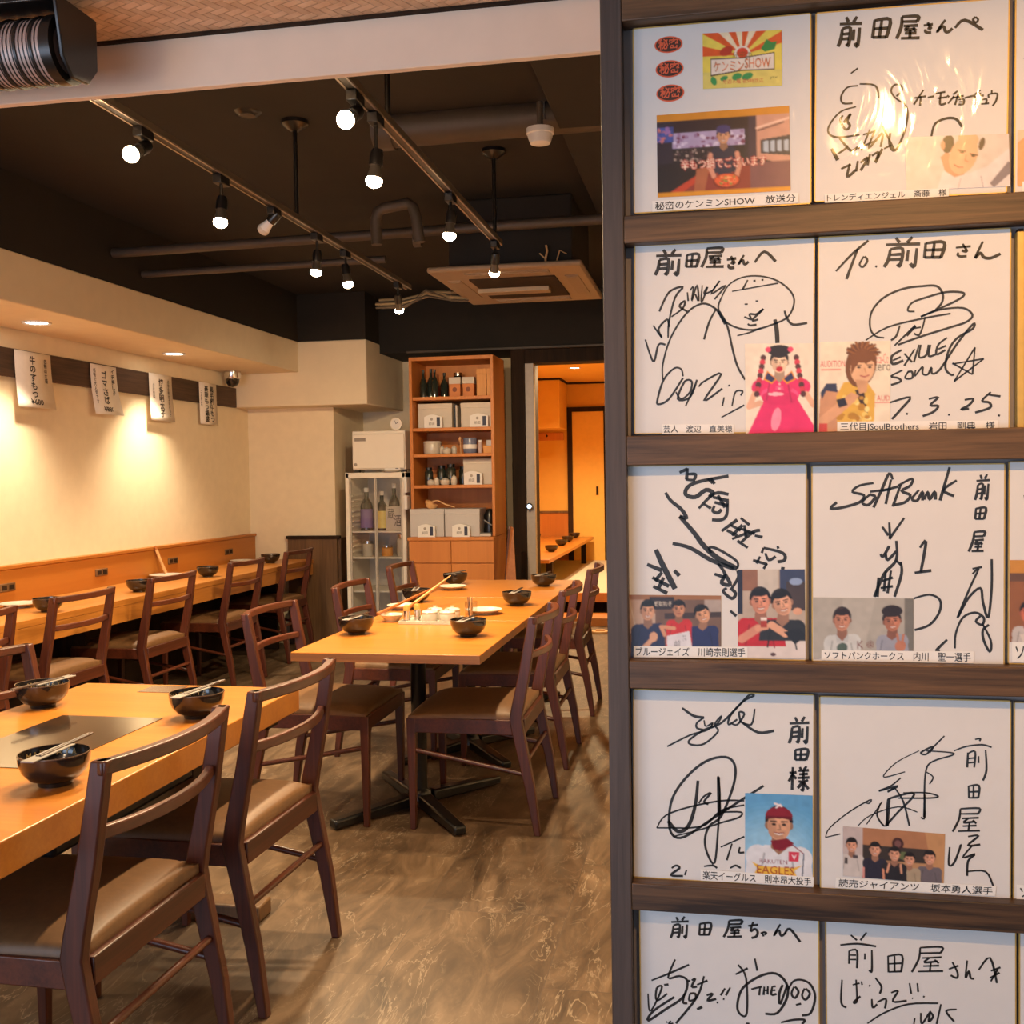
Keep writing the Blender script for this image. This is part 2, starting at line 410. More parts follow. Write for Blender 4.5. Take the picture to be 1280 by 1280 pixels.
def spline(P, n=4):
    if len(P) < 3: return P
    out = []
    for i in range(len(P) - 1):
        p0 = P[max(i - 1, 0)]; p1 = P[i]; p2 = P[i + 1]; p3 = P[min(i + 2, len(P) - 1)]
        for k in range(n):
            t = k / n
            out.append(tuple(.5 * (2 * p1[j] + (p2[j] - p0[j]) * t + (2 * p0[j] - 5 * p1[j] + 4 * p2[j] - p3[j]) * t * t + (3 * p1[j] - p0[j] - 3 * p2[j] + p3[j]) * t ** 3) for j in (0, 1)))
    out.append(P[-1]); return out
def stroke(mb, P, w, y):
    P = spline(P); n = len(P); vs = []
    for i, p in enumerate(P):
        a = P[max(i - 1, 0)]; b = P[min(i + 1, n - 1)]
        dx, dz = b[0] - a[0], b[1] - a[1]; L = math.hypot(dx, dz) or 1
        ww = w * 1.3 * (.72 + .28 * math.sin(PI * min(1, .25 + .75 * (1 - i / max(1, n - 1))))) / 2
        vs += [(p[0] - dz / L * ww, y, p[1] + dx / L * ww), (p[0] + dz / L * ww, y, p[1] - dx / L * ww)]
    mb.add(vs, [(2 * i, 2 * i + 1, 2 * i + 3, 2 * i + 2) for i in range(n - 1)])
# ------------------------------------------------------------------ the room
struct('floor', MB().box(-4, 1.9, -1.7, 13.8, -.06, 0), M['floor'])
struct('wall_left', MB().box(-3.9, -3.76, -1.7, 9.05, 0, 2.8), M['plaster'])
struct('wall_back', MB().box(-3.76, -3.02, 8.2, 8.95, 0, 2.3).box(-3.02, -1.585, 8.95, 9.05, 0, 2.8), M['plaster'])
struct('wall_back_wainscot', MB().box(-3.42, -3.0, 8.16, 8.2, 0, .86).box(-3.02, -2.98, 8.2, 8.95, 0, .86), M['wainscot'])
struct('trim_1', MB().box(-3.43, -2.975, 8.145, 8.2, .86, .885), M['darkframe'], bevel=.002)
struct('wall_left_upper', MB().box(-3.76, -3.215, 2.02, 8.0, 2.43, 2.8).box(-3.76, -2.655, 7.955, 8.95, 2.43, 2.8).box(-2.655, .25, 8.3, 8.95, 2.355, 2.8), M['black'])
struct('trim_2', MB().box(-3.76, -3.21, -1.7, 7.95, 2.19, 2.43), M['soffit'], bevel=.006)
struct('trim_3', MB().box(-3.76, -2.65, 7.95, 8.95, 1.925, 2.43), M['soffit'], bevel=.008)
struct('trim_4', MB().box(-3.76, -3.738, 1.0, 7.948, 1.925, 2.08), M['wallboard'], bevel=.002)
struct('ceiling', MB().box(-3.9, .25, 2.02, 9.05, 2.8, 2.86), M['black'])
struct('dark_board_left', MB().box(-3.76, -3.725, 1.0, 8.19, 0, .55), M['darkframe'])  # added dark board, replaces the lit look of the wall under the counter
struct('trim_5', MB().box(-.58, .25, 3.0, 8.3, 2.70, 2.8), M['black'], bevel=.004)
struct('wall_right', MB().box(.25, .4, 1.62, 9.05, 0, 2.86), M['plaster'])
struct('wall_lintel', MB().box(-3.76, .25, 2.0, 2.02, 2.13, 2.86), M['lintel'], bevel=.002)
struct('shadow_gap_strip', MB().box(-3.76, .25, 1.988, 2.0, 2.2295, 2.234), M['darkframe'])  # dark strip stands in for the shadow gap above the lintel
struct('ceiling_entrance', MB().box(-3.9, 1.9, -1.7, 2.0, 2.234, 2.3), M['ajiro'])
struct('wall_entrance', MB().box(1.75, 1.9, -1.7, 1.6, 0, 2.3).box(.72, 1.9, 1.5, 1.62, 0, 2.3), M['plaster'])
# doorway in the back wall
struct('wall_back_doorway', MB().box(-1.585, -1.475, 8.38, 9.05, 0, 2.36).box(-1.475, -.7, 8.38, 8.6, 2.245, 2.36).box(-.70, .25, 8.38, 8.6, 0, 2.36), M['darkframe'], bevel=.003)
d1 = struct('door_1', MB().box(-1.475, -1.405, 8.40, 8.47, 0, 2.245), mat('grey_white_door_paint', (.50, .44, .38), .5), bevel=.003)
MB().lathe([(0, 0), (.012, 0), (.012, .03), (.026, .035), (.028, .05), (.018, .06), (0, .06)], 16, (0, 0, 0), Matrix.Rotation(PI / 2, 4, 'X').to_3x3()).build('door_knob', M['chrome'], d1, loc=(-1.445, 8.40, 1.10))
struct('trim_7', MB().box(-2.42, -.6, 8.27, 8.30, 2.345, 2.365), M['blackpipe'], bevel=.004)
# inner tatami room
struct('wall_inner_left', MB().box(-2.7, -2.56, 9.05, 13.7, 0, 2.54).box(-2.56, -1.585, 9.05, 9.1, 0, 2.54), M['orangewall'])
struct('wall_inner_back', MB().box(-2.7, -.2, 13.6, 13.75, 0, 2.54), M['orangewall'])
struct('wall_inner_right', MB().box(-.35, -.2, 8.7, 13.7, 0, 2.54), M['orangewall'])
struct('ceiling_inner', MB().box(-2.7, -.2, 8.96, 13.7, 2.54, 2.60), M['orangewall'])
struct('trim_8', MB().box(-2.56, -1.84, 12.9, 13.6, 1.93, 2.52), M['orangewall'], bevel=.006)
struct('trim_9', MB().box(-2.56, -1.83, 12.885, 12.9, 2.515, 2.54).box(-1.84, -1.825, 12.885, 13.6, 2.515, 2.54).box(-1.83, -.35, 13.58, 13.6, 2.515, 2.54), M['darkframe'])
struct('wall_inner_wainscot', MB().box(-2.56, -1.84, 13.575, 13.6, .25, .86), M['bookwood'])
struct('trim_10', MB().box(-2.56, -1.83, 13.565, 13.6, .86, .89), M['wainscot'])
struct('trim_11', MB().box(-1.84, -1.775, 13.55, 13.6, .25, 2.22).box(-1.775, -.36, 13.55, 13.6, 2.16, 2.22), M['darkframe'])
d2 = struct('door_2', MB().box(-1.775, -1.37, 13.565, 13.6, .25, 2.16), M['fusuma'])
MB().box(-1.475, -1.445, 13.555, 13.566, 1.09, 1.2).build('door_handle', M['darkframe'], d2)
d3 = struct('door_3', MB().box(-1.34, -.36, 13.58, 13.6, .25, 2.16), M['fusuma'])
MB().box(-1.372, -1.338, 13.56, 13.6, .25, 2.16).build('door_frame', M['darkframe'], d3)
struct('floor_tatami', MB().box(-2.56, -.35, 9.8, 13.6, .19, .25), M['tatami'])
struct('trim_12', MB().box(-2.56, -.35, 9.77, 9.8, .165, .252), M['panelwood'], bevel=.004)
struct('wall_step_riser', MB().box(-2.56, -.35, 10.05, 10.1, 0, .19), M['darkframe'])
struct('trim_13', MB().box(-2.56, -.35, 9.35, 9.72, .0, .075), M['panelwood'], bevel=.004)
cr = thing('coat_rail', 'dark brown coat rail high on the ochre wall of the inner room', 'coat rail', (-2.1, 13.6, 1.85))
MB().box(-.24, .21, -.03, 0, -.05, .05).build('board', M['bookwood'], cr, bevel=.004)
MB().tube([(0, -.03, .01), (0, -.07, .0), (0, -.08, .02)], .008, 8).build('hook', M['darkframe'], cr)
dl = thing('ceiling_downlight', 'small recessed downlight in the ochre ceiling of the inner room', 'ceiling light', (-1.50, 11.75, 2.54))
MB().lathe([(.05, .001), (.07, .001), (.07, -.008), (.05, -.004)], 24).build('rim', M['white'], dl)
MB().cyl((0, 0, 0), .05, -.004, .0).build('lamp_face', M['bulb2'], dl)
add_light('SPOT', 'inner_downlight', (-1.50, 11.75, 2.51), 170, WARMER, spot_size=2.4, spot_blend=.6, shadow_soft_size=.05)
add_light('SPOT', 'inner_downlight', (-1.2, 9.3, 2.50), 170, WARMER, spot_size=2.5, spot_blend=.6, shadow_soft_size=.05)
add_light('SPOT', 'inner_downlight', (-1.6, 10.9, 2.50), 90, WARMER, spot_size=2.5, spot_blend=.6, shadow_soft_size=.05)

# ------------------------------------------------------------------ downlights over the left wall
WASHC = (1, .78, .52)
def downlight(x, y, label):
    t = thing('ceiling_downlight', label, 'ceiling light', (x, y, 2.19), 0, 'downlights in the cream soffit')
    MB().lathe([(.055, .0), (.075, .0), (.072, -.008), (.055, -.003)], 28).build('rim', M['white'], t)
    MB().cyl((0, 0, 0), .055, -.003, .001, 28).build('lamp_face', M['bulb2'], t)
    add_light('SPOT', 'wall_washer', (0, 0, -.02), WASH_E, WASHC, parent=t, spot_size=1.8, spot_blend=.75, shadow_soft_size=.04, rot=(0, -.12, 0))
    return t
downlight(-3.49, 5.05, 'recessed round downlight in cream soffit above the beef tendon menu paper')
downlight(-3.50, 6.52, 'recessed round downlight in cream soffit, the one nearer the dome camera')
add_light('SPOT', 'wall_washer', (-3.49, 3.58, 2.17), WASH_E, WASHC, (0, -.12, 0), spot_size=1.8, spot_blend=.75, shadow_soft_size=.04)
add_light('SPOT', 'wall_washer', (-3.49, 2.1, 2.17), WASH_E, WASHC, (0, -.12, 0), spot_size=1.8, spot_blend=.75, shadow_soft_size=.04)

# ------------------------------------------------------------------ lighting tracks
def track(x, y0, y1, rods, label):
    t = thing('lighting_track', label, 'lighting track', (x, y0, 2.4), 0, 'lighting tracks')
    MB().box(-.017, .017, 0, y1 - y0, -.004, .018).build('track_rail', M['blackpipe'], t, bevel=.002)
    MB().box(-.017, -.011, 0, y1 - y0, -.008, -.003).box(.011, .017, 0, y1 - y0, -.008, -.003).build('track_lip', mat('bare_track_metal', (.42, .33, .25), .35, .8), t)
    for r in rods:
        MB().tube([(0, r - y0, .018), (0, r - y0, .385)], .009, 10).build('hanging_rod', M['blackmetal'], t)
        MB().lathe([(0, .36), (.02, .36), (.055, .385), (.055, .4), (0, .4)], 20, (0, r - y0, 0)).build('ceiling_rose', M['blackmetal'], t)
track(-1.66, 2.15, 5.75, [2.6, 4.13], 'black ceiling track carrying six spotlights, nearer the cream wall')
track(-.95, 2.15, 4.78, [3.1, 4.69], 'shorter black ceiling track carrying four spotlights, nearer the autograph shelves')

def spotlight(x, y, drop, tilt, label, lit=True, e=1.0):
    # hangs from the track; drop = length below it, tilt = (about x, about y)
    t = thing('track_spotlight', label, 'spotlight', (x, y, 2.392), 0, 'spotlights on the ceiling tracks')
    MB().box(-.016, .016, -.035, .035, -.03, 0).build('track_adapter', M['blackmetal'], t, bevel=.003)
    z = -drop + .075
    MB().tube([(0, 0, -.03), (0, 0, z + .02)], .006, 8).build('stem', M['blackmetal'], t)
    R = (Matrix.Rotation(tilt[1], 4, 'Y') @ Matrix.Rotation(tilt[0], 4, 'X')).to_3x3()
    c = (0, 0, z)
    MB().lathe([(0, .025), (.016, .025), (.02, .01), (.02, -.022), (0, -.022)], 16, c, R).build('socket', M['blackmetal'], t)
    MB().lathe([(.016, -.022), (.017, -.034), (.022, -.058), (.023, -.066)], 20, c, R).build('reflector_bulb', M['white'] if not lit else M['bulbside'], t)
    MB().lathe([(.0232, -.060), (.0245, -.068), (.021, -.078), (.012, -.084), (0, -.086)], 20, c, R).build('lamp_face', M['bulb'] if lit else M['whitebox'], t)
    if lit:
        d = R @ Vector((0, 0, -.12))
        add_light('SPOT', 'lamp', (d.x, d.y, z + d.z), SPOT_E * e, WARM, (tilt[0], tilt[1], 0), t, spot_size=2.75, spot_blend=.8, shadow_soft_size=.03)
    return t
M['bulbside'] = mat('dark_bulb_reflector', (.10, .08, .06), .3, .5)
spotlight(-1.66, 2.94, .13, (-1.0, .25), 'lit track spotlight tilted to the front, nearest the entrance on the left track')
spotlight(-1.66, 3.45, .17, (-.2, 0), 'lit track spotlight second from the entrance on the left track')
spotlight(-1.66, 3.90, .11, (.2, .9), 'unlit grey track spotlight beside the hanging rod of the left track', lit=False)
spotlight(-1.66, 4.35, .17, (0, .1), 'lit track spotlight just beyond the unlit one on the left track')
spotlight(-1.66, 4.71, .16, (0, -.15), 'lit track spotlight next to last before the black wall on the left track')
spotlight(-1.66, 5.54, .16, (.6, .1), 'lit track spotlight at the far end of the left track')
spotlight(-.95, 2.8, .13, (-1.0, .25), 'lit track spotlight tilted to the front, nearest the entrance on the right track')
spotlight(-.95, 2.98, .20, (-.1, .1), 'lit track spotlight hanging low on the right track close to the tilted one')
spotlight(-.95, 3.87, .16, (0, .1), 'lit track spotlight third along the right track, in front of the pipe bend')
spotlight(-.95, 4.69, .15, (.5, .2), 'lit track spotlight at the far end of the right track, below the rod')

# ------------------------------------------------------------------ services under the black ceiling
t = thing('ventilation_duct', 'thick black painted round duct crossing under the dark ceiling', 'duct', (0, 4.2, 2.755))
MB().tube([(-1.32, 0, 0), (.25, 0, .012)], .07, 20).build('pipe_body', M['blackpipe'], t)
MB().tube([(-1.34, 0, 0), (-1.26, 0, 0)], .078, 20).build('end_collar', M['blackpipe'], t)
MB().box(-.655, -.63, -.075, -.067, -.03, .045).build('strap', M['chrome'], t)
t = thing('smoke_detector', 'round white smoke detector hanging below the thick duct', 'smoke detector', (-.63, 4.0, 2.65))
MB().lathe([(0, 0), (.052, 0), (.052, -.02), (.047, -.022), (.047, -.03), (.038, -.055), (.02, -.06), (0, -.06)], 24).build('sensor_body', M['white'], t)
MB().lathe([(.0, .1), (.012, .1), (.012, -.0), (0, 0)], 16).build('mounting_base', M['blackpipe'], t)
t = thing('conduit_pipe', 'long thin dark pipe running crosswise behind the tracks', 'pipe', (0, 5.32, 2.61))
MB().tube([(-3.2, 0, -.02), (-1.2, 0, 0), (.25, 0, .01)], .026, 14).build('pipe_body', M['blackpipe'], t)
MB().tube([(-1.5, -.01, -.05), (-1.46, -.01, -.05)], .034, 14).build('pipe_collar', M['blackpipe'], t)
t = thing('conduit_pipe', 'second thin dark pipe just below the long crosswise one', 'pipe', (0, 5.62, 2.53))
MB().tube([(-3.2, 0, 0), (-1.75, 0, .01)], .02, 12).build('pipe_body', M['blackpipe'], t)
t = thing('pipe_bend', 'dark insulated pipe bent in an upside-down U above the crosswise pipe', 'pipe', (-1.5, 5.0, 2.5))
MB().tube([(-.1, 0, -.02), (-.105, 0, .1), (-.09, 0, .14), (-.06, 0, .155), (.06, 0, .17), (.085, 0, .15), (.1, 0, .1), (.115, 0, -.02)], .027, 14).build('pipe_body', M['blackpipe'], t)
t = thing('air_conditioner', 'wide four-way cassette air conditioner hung below the dark ceiling', 'air conditioner', (-1.035, 5.83, 2.39))
ac = mat('beige_conditioner_plastic', (.25, .175, .11), .45)
MB().box(-.40, .40, -.53, .53, 0, .03).build('front_panel', ac, t, bevel=.012)
MB().box(-.33, .33, -.34, .42, .03, .41).build('casing', M['black'], t, bevel=.01)
MB().box(-.23, .23, -.30, .30, -.006, .001).build('intake_grille', M['darkframe'], t)
MB().box(-.24, .16, -.04, .05, -.03, -.004).build('hanging_flap', ac, t, bevel=.004)
for (x0, x1, y0, y1) in ((-.22, .22, -.46, -.38), (-.22, .22, .38, .46), (-.35, -.28, -.28, .28), (.28, .35, -.28, .28)):
    MB().box(x0, x1, y0, y1, -.004, .001).box(x0 + .01, x1 - .01, y0 + .03, y0 + .034, -.006, -.003).build('air_vane', mat('conditioner_vane', (.24, .17, .11), .5), t)
for x in (-.3, -.24):
    MB().tube([(x, -.2, .4), (x + .02, -.22, .41)], .01, 6).build('bracket', M['blackpipe'], t)
t = thing('twig', 'pale dry forked twig standing on top of the cassette air conditioner', 'twig', (-.84, 5.45, 2.79))
MB().tube([(0, 0, -.37), (0, 0, -.33), (.01, 0, -.29), (.004, 0, -.26)], .006, 6).tube([(0, 0, -.33), (-.03, 0, -.30)], .004, 6).tube([(.05, 0, -.37), (.075, 0, -.29), (.11, 0, -.31)], .004, 6).build('twig_stem', M['palewood'], t)
t = thing('cable_bundle', 'loose brown cable bundle hanging beside the cassette air conditioner', 'cable', (-1.55, 6.1, 2.42))
for k in range(7):
    a = random.uniform(-.03, .03); b = random.uniform(-.03, .03)
    MB().tube([(-.42 + a, .1, -.02 + b), (-.25, .05 + a, -.03 + b), (-.08 + b, 0, .02 + a), (.06, -.05, -.02 + b), (.14 + a, 0, -.02 + b)], .008, 6).build('cable', M['blackpipe'] if k % 2 else mat('brown_cable', (.22, .16, .09), .6), t)
t = thing('ceiling_vent', 'small dark round vent in the black ceiling left of the hanging rod', 'vent', (-1.80, 3.99, 2.8))
MB().lathe([(0, -.012), (.04, -.012), (.055, 0), (0, 0)], 22).build('vent_rim', M['blackmetal'], t)
MB().lathe([(0, -.016), (.03, -.014), (.03, -.011), (0, -.011)], 22).build('vent_cap', M['blackpipe'], t)
# infrared heater at the entrance
t = thing('infrared_heater', 'black infrared heater with ribbed grille under the woven ceiling', 'heater', (-1.16, 1.8, 2.14))
ca = [(0, math.sin(a) * .062, math.cos(a) * .062) for a in [k * PI / 10 for k in range(21)]]
MB().lathe([(.0, 0), (.057, 0), (.057, .58), (0, .58)], 28, (0, -.01, -.005), Matrix.Rotation(-PI / 2, 4, 'Y').to_3x3()).build('heating_drum', mat('warm_grey_heater_drum', (.42, .33, .31), .4, .3), t)
for k in range(4):
    MB().lathe([(.056, -.0025), (.0605, -.0025), (.0605, .0025), (.056, .0025)], 28, (-.035 - k * .032, -.01, -.005), Matrix.Rotation(-PI / 2, 4, 'Y').to_3x3()).build('grille_ring', M['blackmetal'], t)
mb = MB()
for k in range(70): mb.lathe([(.0565, -.001), (.0582, -.001), (.0582, .001), (.0565, .001)], 24, (-.01 - k * .008, -.01, -.005), Matrix.Rotation(-PI / 2, 4, 'Y').to_3x3())
mb.build('grille_wires', M['blackmetal'], t)
MB().lathe([(.045, -.006), (.061, -.006), (.061, .014), (.045, .014)], 28, (-.002, -.01, -.005), Matrix.Rotation(-PI / 2, 4, 'Y').to_3x3()).build('end_ring', M['blackmetal'], t)
hb = MB().box(-.6, .019, -.07, .06, .062, .074)
hb.add([(.012, -.07, .074), (.012, .06, .074), (.012, .06, -.02), (.012, .03, -.055), (.012, -.02, -.06), (.012, -.05, -.03), (.02, -.07, .074), (.02, .06, .074), (.02, .06, -.02), (.02, .03, -.055), (.02, -.02, -.06), (.02, -.05, -.03)],
       [(0, 1, 2, 3, 4, 5), (11, 10, 9, 8, 7, 6)] + [(k, 6 + k, 6 + (k + 1) % 6, (k + 1) % 6) for k in range(6)])
hb.build('hood', M['blackmetal'], t, bevel=.002)
MB().box(-.26, -.22, -.01, .03, .072, .096).build('mounting_bracket', M['chrome'], t)

# added unseen lamp in the entrance, brightens the lintel and woven ceiling
t = thing('entrance_fill_lamp', 'added round fill lamp hanging out of view in the entrance', 'fill lamp', (-1.5, .35, 1.75))
MB().lathe([(.05, .13), (.12, .10), (.16, 0), (.12, -.10), (.05, -.13)], 24).build('fill_lamp_shade', emit('fill_lamp_glow', (1, .78, .52), 2.0), t)
MB().tube([(0, 0, .1), (0, 0, .484)], .004, 6).build('cord', M['blackmetal'], t)
add_light('POINT', 'entrance_fill', (0, 0, -.16), FILL_E, (1, .74, .5), parent=t, shadow_soft_size=.12)
add_light('POINT', 'entrance_fill', (0, 0, .17), FILL_E * .6, (1, .74, .5), parent=t, shadow_soft_size=.1)

# ------------------------------------------------------------------ left wall fittings
t = thing('dome_camera', 'chrome and black dome camera under the soffit at the wall corner', 'camera', (-3.66, 7.72, 2.19))
MB().lathe([(0, 0), (.065, 0), (.065, -.05), (.06, -.06), (.0, -.06)], 24).build('housing', M['chrome'], t)
MB().lathe([(.055, -.055), (.05, -.09), (.03, -.115), (0, -.122)], 24).build('dome', M['lacquer'], t)

def menu_paper(y0, y1, z0, z1, curl, lines, label, price=None):
    t = thing('menu_paper', label, 'menu paper', (-3.735, (y0 + y1) / 2, z0), 0, 'handwritten menu papers on the dark wall board')
    w = y1 - y0; h = z1 - z0; n = 8
    def off(v, u=0): return .008 + curl * ((1 - v) ** 2) * (.6 + .4 * u)
    vs = []
    for i in range(n + 1):
        for j in range(3):
            vs.append((off(i / n, j / 2), w / 2 - w * j / 2 * 1.0 - w / 2 * 0, h * i / n))
    mb = MB(); vs = [(x, -w / 2 + w * j / 2, z) for i in range(n + 1) for j in range(3) for x, z in [(off(i / n, j / 2), h * i / n)]]
    mb.add(vs, [(3 * i + j, 3 * i + j + 1, 3 * i + j + 4, 3 * i + j + 3) for i in range(n) for j in range(2)])
    p = mb.build('paper_sheet', M['paper'], t)
    s = p.modifiers.new('solid', 'SOLIDIFY'); s.thickness = .0008
    ink = MB()
    for txt, yc, ztop, size, wd in lines:     # vertical column of characters
        for k, ch in enumerate(txt):
            zt = ztop - k * size * 1.05
            tmp = MB(); text_quad(tmp, ch, rectq(-wd / 2, zt, wd / 2, zt - size), 0, .022 if size > .03 else .008)
            b = [(off(v[2] / h, .5) + .0022, yc + v[0], v[2]) for v in tmp.v]
            ink.add(b, tmp.f)
    if price:
        tmp = MB(); text_quad(tmp, price, rectq(-.055, .05, .055, .018), 0, .02); ink.add([(off(v[2] / h, .5) + .0022, v[0], v[2]) for v in tmp.v], tmp.f)
    ink.build('brush_writing', M['ink'], t, smooth=False)
menu_paper(5.19, 5.51, 1.765, 2.075, .03, [('牛のすもつ', -.01, .285, .045, .05), ('名物の大盛', .105, .28, .026, .026), ], 'white paper menu sheet reading beef tendon, nearest the entrance on the dark board', '¥680')
menu_paper(5.905, 6.19, 1.765, 2.072, .05, [('ゴマさば', .0, .27, .05, .056), ('イチ押し品', .095, .29, .032, .032), ('名物で大人気です', -.105, .28, .026, .026)], 'curled white paper menu sheet reading sesame mackerel', '¥880')
menu_paper(6.59, 6.895, 1.76, 2.08, .02, [('博多明太子', .0, .285, .05, .06), ('名物の明太子をどうぞ', .1, .285, .024, .022), ('少々辛口', -.1, .25, .024, .022)], 'white paper menu sheet reading Hakata pollock roe, third along the dark board')
menu_paper(7.30, 7.575, 1.768, 2.08, .01, [('黒毛和牛もつ', .055, .285, .043, .06), ('豪華もつ鍋盛', -.03, .285, .043, .06), ('二人前より', -.11, .25, .024, .022)], 'white paper menu sheet with two dense columns of writing, beside the dome camera')

t = thing('bench_back_panel', 'long orange wood panel along the cream wall behind the counter', 'wall panel', (-3.76, 0, 0))
MB().box(0, .045, 1.0, 8.19, .55, .885).build('panel_board', M['panelwood'], t, bevel=.003)
MB().box(0, .055, 1.0, 8.195, .885, .905).build('cap_rail', M['panelwood'], t, bevel=.003)
for i, (y, lab) in enumerate(((5.05, 'nearest the entrance, by the front plate'), (5.94, 'between the first two counter bowls'), (6.82, 'just beyond the leaning wooden stick'), (7.69, 'nearest the back wall'))):
    t = thing('outlet_plate', 'dark brown socket plate on the orange panel ' + lab, 'socket', (-3.715, y, .79), 0, 'socket plates along the orange panel')
    MB().box(0, .008, -.065, .065, -.022, .022).build('cover_plate', M['wainscot'], t, bevel=.003)
    for k in (-.03, .03): MB().box(.007, .010, k - .02, k + .02, -.012, .012).build('socket_face', M['darkframe'], t)
t = thing('wall_counter', 'long honey-coloured wooden counter table along the cream wall', 'counter', (-3.71, 0, 0))
MB().box(0, .53, 1.2, 8.1, .665, .7).build('tabletop', M['counter'], t, bevel=.003)
MB().box(.47, .528, 1.2, 8.098, .575, .665).build('apron', M['counter'], t, bevel=.003)
for y in (1.5, 3.3, 5.3, 7.9): MB().box(.05, .3, y - .02, y + .02, 0, .665).build('support', M['darkframe'], t)
# ------------------------------------------------------------------ chairs
def make_chair(label, group):
    t = thing('dining_chair', label, 'chair', (0, 0, 0), 0, group)
    # local: faces +y, origin on the floor
    F = [(-.238, 0), (-.205, .18), (-.158, .39), (-.150, .435), (-.158, .48), (-.190, .62), (-.222, .79), (-.228, .82)]
    K = [(-.262, 0), (-.243, .18), (-.205, .39), (-.198, .435), (-.205, .48), (-.232, .62), (-.258, .79), (-.263, .82)]
    for s in (-1, 1):
        x = s * .236
        MB().strip(F, K, x - .0145, x + .0145).build('rear_leg', M['chair'], t, bevel=.004)
    for s in (-1, 1):
        mb = MB(); x = s * .228
        a, b = .018, .011; vs = []
        for z, r in ((0, b), (.2, .0145), (.43, a)): vs += [(x + i * r, .232 + j * r, z) for i, j in ((-1, -1), (1, -1), (1, 1), (-1, 1))]
        fs = [(3, 2, 1, 0), (8, 9, 10, 11)]
        for k in range(2):
            for q in range(4): fs.append((4 * k + q, 4 * k + (q + 1) % 4, 4 * k + 4 + (q + 1) % 4, 4 * k + 4 + q))
        mb.add(vs, fs).build('front_leg', M['chair'], t, bevel=.003)
    n = 14
    p = [(-.2505 + .501 * k / n, -.243 - .046 * (1 - ((2 * k / n - 1) ** 2)), .806) for k in range(n + 1)]
    MB().sweep(p, .025, .028).build('top_rail', M['chair_x'], t, bevel=.004)
    p = [(-.224 + .448 * k / n, -.220 - .044 * (1 - ((2 * k / n - 1) ** 2)), .672 - .0 * k) for k in range(n + 1)]
    MB().sweep(p, .018, .026).build('back_slat', M['chair_x'], t, bevel=.004)
    MB().box(-.219, .219, .216, .246, .375, .432).box(-.219, .219, -.205, -.18, .375, .432).box(-.245, -.217, -.165, .225, .375, .432).box(.217, .245, -.165, .225, .375, .432).build('seat_frame', M['chair_x'], t, bevel=.003)
    # cushion, slightly domed with soft edges
    mb = MB(); N = 14; vs = []
    for j in range(N + 1):
        for i in range(N + 1):
            u = 2 * i / N - 1; v = 2 * j / N - 1
            uu = math.copysign(1 - (1 - abs(u)) ** 1.5, u); vv = math.copysign(1 - (1 - abs(v)) ** 1.5, v)
            e = max(0, (abs(uu) ** 8 + abs(vv) ** 8)); z = .468 + .006 * (1 - uu * uu) - .022 * min(1, e) - .006 * vv
            hw = .239 + .008 * vv
            vs.append((uu * hw, .026 + vv * .214, z))
    fs = [(j * (N + 1) + i, j * (N + 1) + i + 1, (j + 1) * (N + 1) + i + 1, (j + 1) * (N + 1) + i) for j in range(N) for i in range(N)]
    ring = [i for i in range(N + 1)] + [j * (N + 1) + N for j in range(1, N + 1)] + [N * (N + 1) + i for i in range(N - 1, -1, -1)] + [j * (N + 1) for j in range(N - 1, 0, -1)]
    b = len(vs); vs += [(vs[k][0], vs[k][1], .430) for k in ring]
    L = len(ring)
    fs += [(ring[k], ring[(k + 1) % L], b + (k + 1) % L, b + k) for k in range(L)] + [tuple(b + k for k in range(L))]
    mb.add(vs, fs).build('seat', M['leather'], t, angle=75)
    for s in (-1, 1): MB().tube([(s * .228, .225, .305), (s * .234, -.215, .225)], .0095, 10).build('side_stretcher', M['chair'], t)
    MB().tube([(-.226, -.208, .275), (.226, -.208, .275)], .0095, 10).build('rear_stretcher', M['chair_x'], t)
    return t
G1, G2, G3 = 'chairs round the near table', 'chairs round the middle tables', 'chairs along the wall counter'
R = math.radians
c0 = make_chair('dark wooden chair nearest the camera, back turned, at the near table', G1)
c0.location = (-1.375, 2.04, 0); c0.rotation_euler = (0, 0, R(89))
chairs = [(-1.355, 2.69, 88, 'dark wooden chair behind the front chair, at the far corner of the near table', G1),
 (-1.96, 2.85, -90, 'dark wooden chair on the counter side of the near table, cut off', G1),
 (-.905, 4.10, 90, 'dark wooden chair seen from its side, nearest on the aisle side of the middle tables', G2),
 (-.92, 5.00, 90, 'dark wooden chair second along the aisle side of the middle tables', G2),
 (-.925, 6.08, 91, 'dark wooden chair farthest along the aisle side of the middle tables', G2),
 (-1.555, 4.10, -90, 'dark wooden chair facing the aisle, nearest on the counter side of the middle tables', G2),
 (-1.55, 5.08, -90, 'dark wooden chair in front of the glass fridge, at the middle tables', G2),
 (-1.63, 6.2, -90, 'dark wooden chair in front of the cabinet drawers, at the middle tables', G2),
 (-3.21, 3.83, 90, 'dark wooden chair at the wall counter cut off by the left picture edge', G3),
 (-3.215, 4.60, 90, 'dark wooden chair at the wall counter, in front of the first black bowl there', G3),
 (-3.25, 5.52, 90, 'dark wooden chair at the wall counter, beside the leaning wooden stick', G3),
 (-3.265, 6.52, 90, 'dark wooden chair second from the back wall at the counter', G3),
 (-3.30, 7.50, 90, 'dark wooden chair nearest the back wall at the counter', G3)]
for x, y, a, lab, g in chairs: dup(c0, (x, y, 0), R(a), lab, g)

